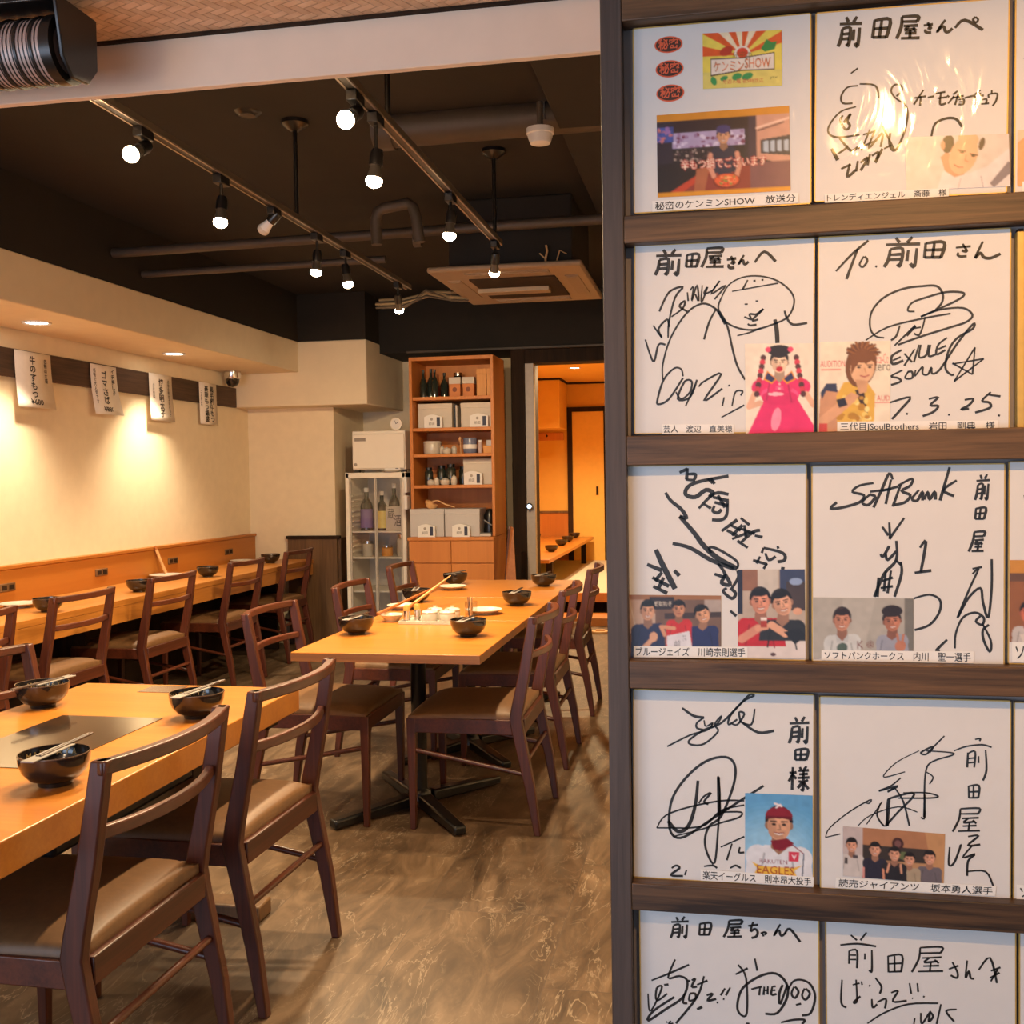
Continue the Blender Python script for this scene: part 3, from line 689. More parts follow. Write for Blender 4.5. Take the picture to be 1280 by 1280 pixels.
# ------------------------------------------------------------------ tables
def pedestal_table(y0, y1, label, rough):
    cy = (y0 + y1) / 2
    t = thing('dining_table', label, 'table', (-1.19, cy, 0), 0, 'pedestal tables in the middle row')
    h = (y1 - y0) / 2 - .003
    MB().box(-.36, .36, -h, h, .668, .7).build('tabletop', M['table'], t, bevel=.002)
    MB().box(-.3605, .3605, -h - .0005, h + .0005, .667, .6965).build('edge_band', M['table_edge'], t)
    MB().box(-.2, .2, -.2, .2, .655, .668).build('top_plate', M['blackmetal'], t)
    MB().lathe([(0, .03), (.048, .03), (.045, .06), (.031, .075), (.031, .63), (.05, .655), (0, .655)], 24).build('column', M['blackmetal'], t)
    for s in (-1, 1):
        for q in (-1, 1):
            a = Vector((s * .03, q * .04, .035)); b = Vector((s * .252, q * .345, .022))
            MB().sweep([a, (a + b) / 2, b], [.062, .055, .05], [.05, .042, .034]).build('foot', M['blackmetal'], t, bevel=.009)
    return t
pedestal_table(3.70, 4.61, 'honey wood pedestal table nearest the front, holding the condiment tray', 0)
pedestal_table(4.615, 5.51, 'honey wood pedestal table in the middle of the row of three', 0)
pedestal_table(5.515, 6.46, 'honey wood pedestal table farthest back, before the cabinet', 0)
t = thing('dining_table', 'near honey wood table with a dark built-in cooking plate', 'table', (-1.62, 2.31, 0))
MB().box(-.36, .36, -.76, .76, .632, .7).build('tabletop', M['table'], t, bevel=.003)
MB().box(-.15, .15, -.19, .315, .699, .7015).build('cooking_plate', mat('brown_glass_cooktop', (.028, .018, .013), .12, 0, .05, 20, coat=.3), t)
MB().box(-.115, .0, .64, .74, .699, .7012).build('control_panel', mat('brown_control_glass', (.10, .055, .032), .2), t)
MB().box(-.2, .2, -.25, .38, .52, .632).build('cooker_housing', M['blackmetal'], t, bevel=.01)
for y in (-.6, .70):
    MB().box(-.26, .26, y - .045, y + .045, 0, .05).build('foot', M['wainscot'], t, bevel=.006)
    MB().box(-.05, .05, y - .035, y + .035, .05, .632).build('leg', M['darkframe'], t, bevel=.006)
    MB().box(-.3, .3, y - .04, y + .04, .59, .632).build('cross_beam', M['darkframe'], t, bevel=.004)

# ------------------------------------------------------------------ bowls, plates and chopsticks
def make_bowl(label, group, loc, letters=False):
    t = thing('soup_bowl', label, 'bowl', loc, 0, group)
    MB().lathe([(0, .0), (.034, .0), (.036, .009), (.052, .016), (.066, .032), (.072, .05), (.0735, .068), (.0705, .0685), (.069, .05), (.062, .034), (.048, .02), (0, .016)], 36).build('bowl_body', M['lacquer'], t)
    MB().lathe([(.0735, .0675), (.0730, .0695), (.0710, .0695), (.0705, .068)], 36).build('rim', mat('brown_lacquer_rim', (.10, .055, .03), .25), t)
    if letters:
        mb = MB()
        for k, ch in enumerate('MAEDAYA'):
            a = R(172 - k * 14); tmp = MB(); text_quad(tmp, ch, rectq(-.006, .060, .006, .046), 0)
            for f in tmp.f: pass
            vs = []
            for x, y, z in tmp.v:
                aa = a - x / .066; rr = .0690 + (z - .05) * .08 - .0012
                vs.append((rr * math.cos(aa), rr * math.sin(aa), z))
            mb.add(vs, tmp.f)
        mb.build('gold_lettering', M['goldpaint'], t, smooth=False)
    return t
GB1, GB2, GB3, GB4 = 'black bowls on the near table', 'black bowls on the middle tables', 'black bowls on the wall counter', 'black bowls on the inner room table'
b0 = make_bowl('black lacquer bowl with grey chopstick sleeve, on the cooking plate edge of near table', GB1, (-1.385, 2.02, .7), True)
dup(b0, (-1.385, 2.655, .7), .2, 'black lacquer bowl at the far aisle corner of the near table', GB1)
dup(b0, (-1.90, 2.725, .7), -.3, 'brown-shining black bowl on the counter side of the near table', GB1)
b1 = make_bowl('black bowl at front left corner of the front pedestal table, by the small dish', GB2, (-1.455, 4.17, .7))
def bowls(L, g):
    for x, y, z, lab, s in L:
        o = dup(b1, (x, y, z), random.uniform(0, 6), lab, g); o.scale = (s, s, s)
b1['group'] = GB2
bowls([(-.975, 4.15, .7, 'black bowl at front right of the front pedestal table, before the patterned plate', 1),
 (-1.51, 5.27, .7, 'black bowl with long sticks crossing it, left side of the middle pedestal table', 1),
 (-.965, 5.17, .7, 'black bowl on the aisle side of the middle pedestal table', 1),
 (-1.52, 6.15, .7, 'black bowl on the farthest pedestal table before the cabinet drawers', 1),
 (-.975, 6.08, .7, 'black bowl on the farthest pedestal table before the white door jamb', 1)], GB2)
bowls([(-3.28, 4.77, .7, 'black bowl on the wall counter nearest the entrance', 1), (-3.31, 5.68, .7, 'black bowl on the wall counter second from the entrance', 1),
 (-3.34, 6.6, .7, 'black bowl on the wall counter next to the leaning wooden stick', 1), (-3.38, 7.72, .7, 'black bowl on the wall counter nearest the back wall', 1)], GB3)
bowls([(-1.645, 10.8, .56, 'black bowl nearest the doorway on the inner room table', .95), (-1.675, 11.75, .56, 'black bowl second from the doorway on the inner room table', .95),
 (-1.70, 12.45, .56, 'black bowl third from the doorway on the inner room table', .95), (-1.715, 13.2, .56, 'black bowl farthest from the doorway at the right table edge', .95),
 (-2.18, 13.0, .56, 'black bowl alone on the left far end of the inner room table', .95)], GB4)

def chopsticks(bx, by, ang, tiltz, label, group, shift=0, z=.772):
    t = thing('chopsticks', label, 'chopsticks', (bx, by, z), ang, group)
    MB().obox((-.035 + shift, 0, 0), (.15, .03, .0035)).build('paper_sleeve', M['sleeve'], t, bevel=.001)
    for s in (-1, 1): MB().tube([(-.07 + shift, s * .004, .001), (.125 + shift, s * .0035, .003)], [.0035, .0028], 8).build('chopstick', M['stick'], t)
    return t
GC = 'sleeved chopsticks across the bowls'
chopsticks(-1.385, 2.035, R(91), 0, 'dark chopsticks in grey sleeve across the frontmost bowl', GC)
chopsticks(-1.385, 2.665, R(84), 0, 'chopsticks in grey sleeve across the bowl at the far aisle corner of the near table', GC)
chopsticks(-1.885, 2.715, R(262), 0, 'chopsticks in grey sleeve across the bowl on the counter side of the near table', GC)
for x, y, a, lab in ((-1.455, 4.17, 85, 'front left corner of the front pedestal table'), (-.975, 4.15, 84, 'front right of the front pedestal table'), (-1.51, 5.27, 100, 'left side of the middle pedestal table'),
     (-.965, 5.17, 88, 'aisle side of the middle pedestal table'), (-1.52, 6.15, 75, 'the farthest table before the drawers'), (-.975, 6.08, 80, 'the farthest table before the door jamb')):
    chopsticks(x, y, R(a), 0, 'chopsticks in grey sleeve across the bowl at ' + lab, GC)

def plate(x, y, r, m, label, group='plates on the tables', z=.7, deep=.022):
    t = thing('plate', label, 'plate', (x, y, z), 0, group)
    MB().lathe([(0, 0), (r * .58, 0), (r * .6, .004), (r * .9, deep * .75), (r, deep), (r * .985, deep + .002), (r * .86, deep * .72), (r * .6, .007), (0, .006)], 36).build('plate_body', m, t)
    MB().lathe([(r * .985, deep + .0015), (r * 1.004, deep + .001), (r * 1.004, deep - .001), (r * .985, deep)], 36).build('plate_rim', M['ceramic'], t)
    return t
plate(-1.06, 4.84, .085, M['pattern'], 'white plate with green-grey pattern beside the condiment tray')
plate(-1.47, 5.88, .08, M['ceramic'], 'plain white plate on the farthest pedestal table')
plate(-1.50, 4.98, .075, M['ceramic'], 'plain white plate by the sticks on the middle pedestal table')
plate(-1.42, 4.55, .052, M['ceramic'], 'small white dish next to the condiment tray', deep=.032)
plate(-1.63, 2.045, .072, M['pattern'], 'patterned plate cut by the left picture edge on the near table')
plate(-3.56, 4.93, .10, M['ceramic'], 'large white plate on the wall counter nearest the entrance', 'plates on the wall counter')
plate(-3.60, 6.52, .11, M['ceramic'], 'large white plate on the wall counter under the leaning stick', 'plates on the wall counter')
plate(-3.62, 7.72, .09, M['ceramic'], 'white plate on the wall counter nearest the back wall', 'plates on the wall counter')

def long_stick(a, b, m, label):
    a, b = Vector(a), Vector(b); t = thing('serving_stick', label, 'serving chopstick', a, 0, 'long serving sticks on the middle table')
    d = b - a
    MB().sweep([(0, 0, 0), d * .55, d], [.012, .010, .006], [.012, .010, .006]).build('shaft', m, t, bevel=.002)
    MB().sweep([d * .0, d * .12], [.0125, .0122], [.0125, .0122]).build('grip', M['redwood'], t, bevel=.002)
long_stick((-1.385, 4.70, .745), (-1.335, 5.30, .835), M['palewood'], 'pale wooden serving stick leaning across the middle bowl')
long_stick((-1.47, 4.50, .74), (-1.36, 5.16, .80), M['redwood'], 'red-brown serving stick lying from the small dish to the middle bowl')
t = thing('leaning_stick', 'pale wooden paddle leaning on the orange panel above the counter', 'paddle', (-3.655, 6.62, .72))
MB().sweep([(0, 0, 0), (-.02, -.025, .08), (-.04, -.05, .165)], [.03, .022, .03], [.008, .008, .008], (1, 0, 0)).build('blade', M['palewood'], t, bevel=.002)
MB().sweep([(-.039, -.049, .16), (-.046, -.058, .19)], [.022, .026], [.009, .009], (1, 0, 0)).build('handle_end', M['redwood'], t, bevel=.002)

# condiment tray
t = thing('condiment_tray', 'flat white square tray holding jars on the front pedestal table', 'tray', (-1.24, 4.56, .7))
MB().box(-.125, .125, -.10, .10, 0, .006).build('tray_base', M['ceramic'], t, bevel=.002)
for a in ((-.125, .125, -.10, -.094), (-.125, .125, .094, .10), (-.125, -.119, -.094, .094), (.119, .125, -.094, .094)): MB().box(*a, .006, .014).build('tray_edge', M['ceramic'], t, bevel=.001)
GJ = 'white lidded jars on the condiment tray'
def jar(x, y, label):
    t = thing('condiment_jar', label, 'jar', (x, y, .706), 0, GJ)
    MB().lathe([(0, 0), (.029, 0), (.034, .006), (.035, .034), (.033, .038), (0, .038)], 24).build('jar_body', M['ceramic'], t)
    MB().lathe([(.035, .038), (.036, .044), (.03, .05), (.008, .053), (.008, .060), (0, .061)], 24).build('lid', M['ceramic'], t)
jar(-1.235, 4.515, 'white lidded jar, front left of the four on the tray'); jar(-1.155, 4.515, 'white lidded jar, front right of the four on the tray')
jar(-1.235, 4.605, 'white lidded jar, back left of the four on the tray'); jar(-1.155, 4.605, 'white lidded jar, back right of the four on the tray')
def shaker(x, y, label):
    t = thing('spice_shaker', label, 'shaker', (x, y, .706), 0, 'chrome shakers on the condiment tray')
    MB().lathe([(0, 0), (.015, 0), (.015, .05), (0, .05)], 20).build('shaker_body', M['chrome'], t)
    MB().lathe([(.0158, .05), (.0158, .066), (.012, .074), (0, .076)], 20).build('cap', M['tallbox'], t)
shaker(-1.335, 4.50, 'small chrome shaker at the front left of the tray'); shaker(-1.30, 4.545, 'small chrome shaker tucked behind the other one on the tray')
t = thing('toothpick_glass', 'clear glass of toothpicks standing behind the white jars', 'toothpick holder', (-1.09, 4.70, .7))
MB().lathe([(0, 0), (.028, 0), (.029, .075), (.0265, .075), (.0255, .004), (0, .004)], 24).build('glass_cup', M['pane'], t)
for k in range(14):
    a = random.uniform(0, 6.28); r = random.uniform(0, .017)
    MB().tube([(r * math.cos(a) * .7, r * math.sin(a) * .7, .005), (r * math.cos(a), r * math.sin(a), .095)], .0016, 5).build('toothpick', M['palewood'] if k % 3 else M['navy'], t)
# ------------------------------------------------------------------ fridge corner
t = thing('display_fridge', 'white glass-door drinks fridge between the wall and the shelf unit', 'fridge', (-2.59, 7.93, 0))
W, D, H = .245, .5, 1.39
MB().box(-W, W, D - .03, D, .05, H).build('back_wall', M['fridge'], t)
MB().box(-W, -W + .03, 0, D, .05, H).build('side_wall', M['fridge'], t, bevel=.004)
MB().box(W - .03, W, 0, D, .05, H).build('side_wall', M['fridge'], t, bevel=.004)
MB().box(-W, W, 0, D, H - .045, H).build('head', M['fridge'], t, bevel=.005)
MB().box(-W, W, 0, D, .05, .14).build('base', M['fridge'], t, bevel=.005)
for s in (-1, 1):
    for y in (.05, .45): MB().cyl((s * .2, y, 0), .018, 0, .05, 12).build('foot', M['blackmetal'], t)
for z in (.93, .725, .46): MB().box(-W + .03, W - .03, .04, D - .03, z - .012, z).build('shelf', M['fridge'], t)
for s in (-1, 1):
    d = MB().box(s * .105 - .105, s * .105 + .105, .012 + .004 * s, .016 + .004 * s, .14, H - .045).build('glass_door', M['pane'], t)
    MB().box(s * .105 - .107, s * .105 - .095, .006 + .004 * s, .02 + .004 * s, .14, H - .045).box(s * .105 + .095, s * .105 + .107, .006 + .004 * s, .02 + .004 * s, .14, H - .045).build('door_stile', mat('grey_door_stile', (.45, .40, .34), .4), d)
for z in [1.2 - k * .04 for k in range(14)]: MB().box(-W + .03, -W + .042, .06, .3, z, z + .012).build('shelf_support', M['fridge'], t)
def sake(x, y, h, r, labcol, label, z=.93, art=None):
    t = thing('sake_bottle', label, 'bottle', (-2.59 + x, 7.93 + y, z), 0, 'bottles in the display fridge')
    MB().lathe([(0, 0), (r, 0), (r, h * .55), (r * .85, h * .64), (r * .36, h * .75), (r * .33, h * .93), (0, h * .93)], 22).build('bottle_glass', M['bottle'], t)
    MB().lathe([(r * .36, h * .9), (r * .4, h * .9), (r * .4, h), (0, h)], 16).build('bottle_cap', M['white'], t)
    MB().lathe([(r * 1.01, h * .06), (r * 1.012, h * .06), (r * 1.012, h * .5), (r * 1.01, h * .5)], 22).build('paper_label', labcol, t)
    if art: tag(MB().lathe([(r * 1.02, h * .18), (r * 1.022, h * .38)], 6, (0, 0, 0)).build('label_mark', art, t))
    return t
sake(-.14, .2, .34, .05, mat('violet_label', (.22, .16, .40), .6), 'dark sake bottle with violet label behind the left fridge door')
sake(.0, .16, .31, .046, mat('yellow_label', (.75, .62, .20), .6), 'dark sake bottle with yellow label in the fridge centre')
sake(.09, .2, .37, .045, M['white'], 'tall dark sake bottle with white label behind the right fridge door')
t = thing('sake_box', 'white box with bold black brush writing in the fridge', 'box', (-2.48, 8.06, .93))
MB().box(-.07, .07, 0, .08, 0, .19).build('carton', M['whitebox'], t, bevel=.002)
mb = MB(); text_quad(mb, '蔵', rectq(-.055, .17, .0, .09), -.001); text_quad(mb, '酒', rectq(.0, .12, .055, .03), -.001); mb.build('brush_writing', M['ink'], t, smooth=False)
def fjar(x, label, h=.12, m=None):
    t = thing('storage_jar', label, 'jar', (-2.59 + x, 8.12, .725), 0, 'jars on the lower fridge shelf')
    MB().lathe([(0, 0), (.042, 0), (.045, .01), (.045, h * .75), (.035, h * .82), (0, h * .82)], 20).build('jar_body', m or M['ceramic'], t)
    MB().cyl((0, 0, 0), .04, h * .82, h, 20).build('jar_lid', M['chrome'], t)
fjar(-.13, 'pale storage jar at the left of the lower fridge shelf'); fjar(.03, 'low amber storage jar in the middle of the lower fridge shelf', .085, M['tallbox']); fjar(.155, 'tall banded storage jar at the right of the lower fridge shelf', .17)

t = thing('ice_maker', 'cream white box-shaped ice maker on top of the glass fridge', 'ice maker', (-2.565, 7.96, 1.39))
MB().box(-.215, .215, 0, .45, .02, .325).build('cabinet_body', M['fridge'], t, bevel=.006)
MB().box(-.21, .21, -.018, 0, .03, .30).build('front_door', M['fridge'], t, bevel=.005)
MB().box(-.19, -.10, -.021, -.017, .245, .27).build('grip_recess', mat('grey_grip', (.28, .24, .2), .5), t)
MB().disc((-.185, .062), .013, .013, 16, -.0195).build('emblem', mat('grey_emblem', (.3, .26, .22), .5), t)
for s in (-.19, .19): MB().box(s - .02, s + .02, .02, .06, 0, .02).build('foot', M['blackmetal'], t)
t = thing('round_clock', 'small round white clock standing on the ice maker', 'clock', (-2.435, 8.02, 1.715))
MB().lathe([(0, 0), (.045, 0), (.048, .012), (.048, .03), (0, .03)], 26, (0, .015, .052), Matrix.Rotation(PI / 2, 4, 'X').to_3x3()).build('clock_case', M['fridge'], t)
MB().disc((0, .052), .037, .037, 24, -.016).build('clock_face', M['white'], t)
MB().tube([(0, -.018, .052), (.018, -.018, .066)], .0022, 5).tube([(0, -.018, .052), (-.008, -.018, .078)], .0018, 5).build('clock_hand', M['navy'], t)
MB().box(-.03, .03, -.01, .02, 0, .006).build('stand', M['blackmetal'], t)

def card_holder(x, y, z, label, s=1.0):
    # arched white table sign with a navy side band
    t = thing('table_sign', label, 'table sign', (x, y, z), 0, 'small arched white table signs')
    n = 8; top = [(-.07 + .14 * k / n, .085 + .018 * math.sin(PI * min(1, (k / n) * 1.1 + .0))) for k in range(n + 1)]
    prof = [(-.07, 0)] + top + [(.07, 0)]; N = len(prof)
    vs = [(p[0] * s, yy_ * s, p[1] * s) for yy_ in (0, .035) for p in prof]
    MB().add(vs, [tuple(range(N)), tuple(range(2 * N - 1, N - 1, -1))] + [(k, (k + 1) % N, N + (k + 1) % N, N + k) for k in range(N)]).build('sign_body', M['white'], t)
    MB().box(.028 * s, .054 * s, -.0012 * s, 0, .012 * s, .082 * s).build('navy_band', M['navy'], t)
    mb = MB(); mb.disc((-.012 * s, .068 * s), .011 * s, .011 * s, 14, -.001); mb.build('round_emblem', mat('grey_print', (.33, .3, .27), .6), t, smooth=False)
    mb = MB(); text_quad(mb, '前田', rectq(-.034 * s, .045 * s, .010 * s, .022 * s), -.001); mb.build('name_print', M['print'], t, smooth=False)
    return t
card_holder(-2.452, 7.945, 1.405, 'small arched white table sign on a saucer on top of the glass fridge', .9)
t = thing('saucer', 'small white saucer under the sign on the fridge top', 'saucer', (-2.46, 7.965, 1.39))
MB().lathe([(0, 0), (.05, 0), (.085, .010), (.087, .013), (.05, .006), (0, .006)], 24).build('saucer_body', M['ceramic'], t)
MB().lathe([(.046, .0055), (.05, .0062), (.05, .013), (.046, .015), (0, .015)], 24).build('foot_disc', M['ceramic'], t)
t = thing('wall_intercom', 'small white intercom handset fixed to the left side of the shelf unit', 'intercom', (-2.288, 7.80, 1.18))
MB().box(-.02, .0, -.03, .05, .05, .17).build('upper_box', M['white'], t, bevel=.004)
MB().box(-.026, .0, -.03, .05, -.08, .03).build('handset', M['white'], t, bevel=.008)
MB().box(-.021, -.019, -.015, .02, .08, .14).build('keypad', M['blackmetal'], t)

# ------------------------------------------------------------------ shelf unit
BX, BY = -1.925, 7.75
t = thing('shelf_unit', 'tall orange-brown wooden shelf unit with cupboards below', 'shelf unit', (BX, BY, 0))
def bk(name, a, m='bookwood', bv=.002, par=None): return MB().box(*a).build(name, M[m], par or t, bevel=bv)
bk('side_panel', (-.325, -.302, 0, .42, .9, 2.25)); bk('side_panel', (.302, .325, 0, .42, .9, 2.25))
bk('top_panel', (-.302, .302, 0, .42, 2.222, 2.25)); bk('back_panel', (-.302, .302, .40, .42, .9, 2.222))
for z in (1.95, 1.717, 1.521, 1.285): bk('shelf', (-.302, .302, .005, .40, z - .024, z))
bk('counter_board', (-.335, .325, -.085, .42, .872, .897))
bk('cupboard_body', (-.33, .323, -.06, .42, .06, .872)); bk('plinth', (-.31, .31, .03, .4, 0, .06), 'darkframe')
for s in (-1, 1):
    bk('drawer', (s * .163 - .161, s * .163 + .161, -.079, -.06, .705, .868)); bk('cupboard_door', (s * .163 - .161, s * .163 + .161, -.079, -.06, .065, .699))
def item(name, label, cat, x, y, z, group=None): return thing(name, label, cat, (BX + x, BY + y, z), 0, group)
def bottle(x, y, z, h, r, label, m='bottle'):
    b = item('dark_bottle', label, 'bottle', x, y, z, 'dark bottles on the top shelf')
    MB().lathe([(0, 0), (r, 0), (r * 1.02, h * .5), (r * .7, h * .64), (r * .32, h * .74), (r * .32, h * .94), (0, h * .94)], 18).build('bottle_glass', M[m], b)
    MB().lathe([(r * .36, h * .88), (r * .37, h), (0, h)], 12).build('bottle_cap', M['blackmetal'], b)
Z1, Z2, Z3, Z4, Z5 = 1.95, 1.717, 1.521, 1.285, .897
bottle(-.245, .12, Z1, .215, .028, 'dark slim bottle at the left end of the top shelf'); bottle(-.195, .16, Z1, .225, .032, 'dark bottle second from the left on the top shelf'); bottle(-.15, .10, Z1, .215, .028, 'dark bottle third from the left on the top shelf'); bottle(-.085, .14, Z1, .19, .03, 'dark gleaming bottle beside the orange and white boxes')
def tins(x, label):
    b = item('gift_box', label, 'box', x, .08, Z1, 'orange and white boxes on the top shelf')
    MB().box(-.043, .043, 0, .08, 0, .098).build('lower_box', M['orangebox'], b, bevel=.002); MB().box(-.045, .045, -.001, .081, .098, .148).build('white_lid', M['whitebox'], b, bevel=.002)
    MB().disc((0, .055), .018, .018, 18, -.001).build('round_emblem', mat('dark_red_emblem', (.22, .06, .02), .6), b, smooth=False)
tins(.01, 'orange box with white lid on the top shelf, the left of the pair'); tins(.115, 'orange box with white lid on the top shelf, the right of the pair')
b = item('glass_jar', 'clear jar with pale lid behind the orange box on the top shelf', 'jar', -.01, .28, Z1); MB().lathe([(0, 0), (.04, 0), (.04, .16), (.03, .175), (.0, .175)], 20).build('jar_glass', M['bottle'], b); MB().cyl((0, 0, 0), .036, .175, .2, 20).build('lid', M['chrome'], b)
for x, lab in ((.212, 'tall orange wooden box on the top shelf, the left one'), (.278, 'tall orange wooden box on the top shelf against the right side')):
    b = item('tall_box', lab, 'box', x, .1, Z1, 'tall orange boxes on the top shelf'); w = .036 if x < .25 else .024
    MB().box(-w, w, 0, .09, 0, .168).build('box_body', M['tallbox'], b, bevel=.001); MB().box(-w - .002, w + .002, -.002, .092, .168, .208).build('box_lid', M['tallbox'], b, bevel=.001)
def carton(x0, x1, y, z, h, label, m='whitebox', d=.2):
    b = item('paper_box', label, 'box', (x0 + x1) / 2, y, z, 'pale cardboard boxes on the shelves'); w = (x1 - x0) / 2
    MB().box(-w, w, 0, d, 0, h - .035).build('box_base', M[m], b, bevel=.002); MB().box(-w - .002, w + .002, -.002, d + .002, h - .04, h).build('box_lid', M[m], b, bevel=.002)
carton(-.285, -.02, .1, Z2, .188, 'flat cream box on the second shelf at the left'); carton(.05, .298, .1, Z2, .188, 'flat cream box on the second shelf at the right')
carton(.058, .298, .12, Z4, .196, 'cream box at the right of the fourth shelf'); 
carton(-.335 + .005, -.068, -.015, Z5, .21, 'grey-white box on the cupboard top, the left one below the ladle', 'greybox', .24); carton(-.062, .205, -.005, Z5, .208, 'grey-white box on the cupboard top, the right one', 'greybox', .24)
b = item('divider_book', 'thin dark and pale folders standing beside the left cream box', 'folder', .0, .14, Z2); MB().box(-.012, .0, 0, .2, 0, .18).build('dark_cover', M['blackmetal'], b); MB().box(.0, .012, 0, .2, 0, .175).build('pale_cover', M['whitebox'], b)
card_holder(BX - .155, BY + .05, Z2, 'small arched white table sign on the second shelf at the left'); card_holder(BX + .2, BY + .05, Z2, 'small arched white table sign on the second shelf at the right')
card_holder(BX + .145, BY + .06, Z4, 'small arched white table sign on the fourth shelf'); card_holder(BX - .19, BY - .07, Z5, 'small arched white table sign before the left grey-white box', .95)
card_holder(BX + .075, BY - .07, Z5, 'small arched white table sign before the right grey-white box', .95)
b = item('white_canister', 'low white canister at the left of the third shelf', 'canister', -.19, .15, Z3); MB().lathe([(0, 0), (.062, 0), (.068, .01), (.068, .095), (.064, .1), (.06, .095), (.058, .02), (0, .02)], 26).build('canister_body', M['ceramic'], b); MB().lathe([(.0685, .082), (.0705, .084), (.0705, .094), (.0685, .096)], 26).build('canister_rim', M['ceramic'], b)
def pot(x, y, z, r, h, label, m='ceramic', g='small white pots on the shelves'):
    b = item('small_pot', label, 'pot', x, y, z, g); MB().lathe([(0, 0), (r * .8, 0), (r, h * .2), (r, h * .7), (r * .7, h * .8), (0, h * .8)], 18).build('pot_body', M[m], b); MB().lathe([(r * .72, h * .8), (r * .75, h * .86), (r * .25, h * .93), (r * .22, h), (0, h)], 16).build('pot_lid', M[m], b)
pot(-.10, .10, Z3, .02, .062, 'slim white pot beside the low white canister'); pot(-.055, .06, Z3, .035, .05, 'squat white pot in the front of the third shelf'); pot(-.01, .11, Z3, .022, .065, 'small white pot near the upright wooden spoon')
b = item('wooden_spoon', 'wooden spoon standing upright on the third shelf', 'spoon', .032, .16, Z3); MB().sweep([(0, 0, 0), (-.003, 0, .07), (-.005, 0, .1)], [.006, .006, .008], [.006, .006, .006], (0, 1, 0)).build('handle', M['palewood'], b); MB().lathe([(0, -.02), (.009, -.012), (.011, 0), (.008, .014), (0, .02)], 14, (-.006, 0, .112)).build('bowl_end', M['palewood'], b)
b = item('blue_cup', 'blue cup with a white wave on the third shelf', 'cup', .118, .1, Z3); MB().lathe([(0, 0), (.045, 0), (.052, .012), (.052, .11), (.049, .118), (.046, .11), (.045, .012), (0, .012)], 26).build('cup_body', mat('blue_glaze', (.16, .18, .27), .25), b); MB().lathe([(.0525, .036), (.0532, .04), (.0532, .062), (.0525, .068)], 26).build('wave_band', M['white'], b)
b = item('slim_tube', 'slim pinkish tube beside the blue cup', 'tube', .2, .08, Z3); MB().cyl((0, 0, 0), .016, 0, .085, 16).build('tube_body', mat('pink_grey_tube', (.5, .38, .36), .5), b); MB().cyl((0, 0, 0), .0165, .085, .1, 16).build('tube_cap', M['white'], b)
b = item('yellow_box', 'small yellow wooden box with grey lid contents at the right of the third shelf', 'box', .262, .08, Z3); MB().box(-.038, .038, 0, .09, 0, .055).build('box_body', M['tallbox'], b, bevel=.002); MB().box(-.02, .03, .02, .07, .055, .1).build('grey_packet', M['greybox'], b, bevel=.004)
def djar(x, y, r, h, label):
    b = item('dark_jar', label, 'jar', x, y, Z4, 'dark glass jars on the fourth shelf'); MB().lathe([(0, 0), (r, 0), (r * 1.05, h * .4), (r, h * .75), (r * .7, h * .85), (0, h * .85)], 20).build('jar_body', M['bottle'], b); MB().cyl((0, 0, 0), r * .78, h * .85, h, 20).build('jar_lid', M['blackmetal'], b)
djar(-.225, .16, .032, .135, 'dark glass jar at the left of the fourth shelf'); djar(-.145, .24, .035, .15, 'black jar behind the small pots on the fourth shelf'); djar(-.06, .2, .038, .16, 'tall dark glass jar in the middle of the fourth shelf'); djar(.02, .26, .03, .14, 'black jar beside the cream box on the fourth shelf')
pot(-.19, .09, Z4, .03, .045, 'squat white pot in front of the left dark jar on the fourth shelf'); pot(-.14, .07, Z4, .022, .06, 'round white pot in the front row of the fourth shelf'); pot(-.075, .07, Z4, .036, .055, 'wide white pot below the tall dark jar'); pot(-.005, .07, Z4, .024, .075, 'tallest white pot beside the cream box on the fourth shelf')
b = thing('ladle', 'large pale wooden ladle lying on the left grey-white box', 'ladle', (BX - .2, BY + .05, Z5 + .21)); MB().lathe([(0, 0), (.03, .006), (.048, .03), (.05, .052), (.046, .052), (.043, .03), (.02, .012), (0, .01)], 22, (0, 0, 0), Matrix.Rotation(.5, 4, 'Y').to_3x3()).build('ladle_bowl', M['palewood'], b); MB().sweep([(.03, 0, .055), (.07, 0, .062), (.13, .01, .03), (.2, .01, .009)], [.018, .016, .015, .015], [.010, .010, .010, .010]).build('handle', M['palewood'], b, bevel=.003)
b = thing('cloth_bundle', 'black crumpled cloth bundle at the right of the cupboard top', 'bundle', (BX + .255, BY + .12, Z5));
mb = MB(); mb.lathe([(0, 0), (.045, 0), (.05, .05), (.04, .1), (.045, .15), (.02, .2), (0, .205)], 14)
mb.v = [(x * random.uniform(.85, 1.15), y * random.uniform(.85, 1.15), z) for x, y, z in mb.v]; mb.build('bundle_body', M['blackmetal'], b); MB().tube([(-.03, -.06, .12), (.0, -.065, .10), (.03, -.06, .08)], .006, 6).build('tie', M['sleeve'], b)
b = thing('small_box', 'small pale flat box at the right front of the cupboard top', 'box', (BX + .24, BY + .0, Z5)); MB().box(-.05, .05, 0, .07, 0, .02).build('box_body', M['ceramic'], b, bevel=.003); MB().box(-.045, .045, .005, .065, .02, .026).build('box_lid', M['sleeve'], b, bevel=.002)
b = thing('folded_stool', 'folded dark wooden stool with orange seat leaning by the shelf unit', 'stool', (-1.53, 7.78, 0))
for s in (-1, 1): MB().bar((s * .03 + .0, -.04 + s * .04, 0), (.0, .18, .96), .028, .02).build('leg', M['chair'], b, bevel=.003)
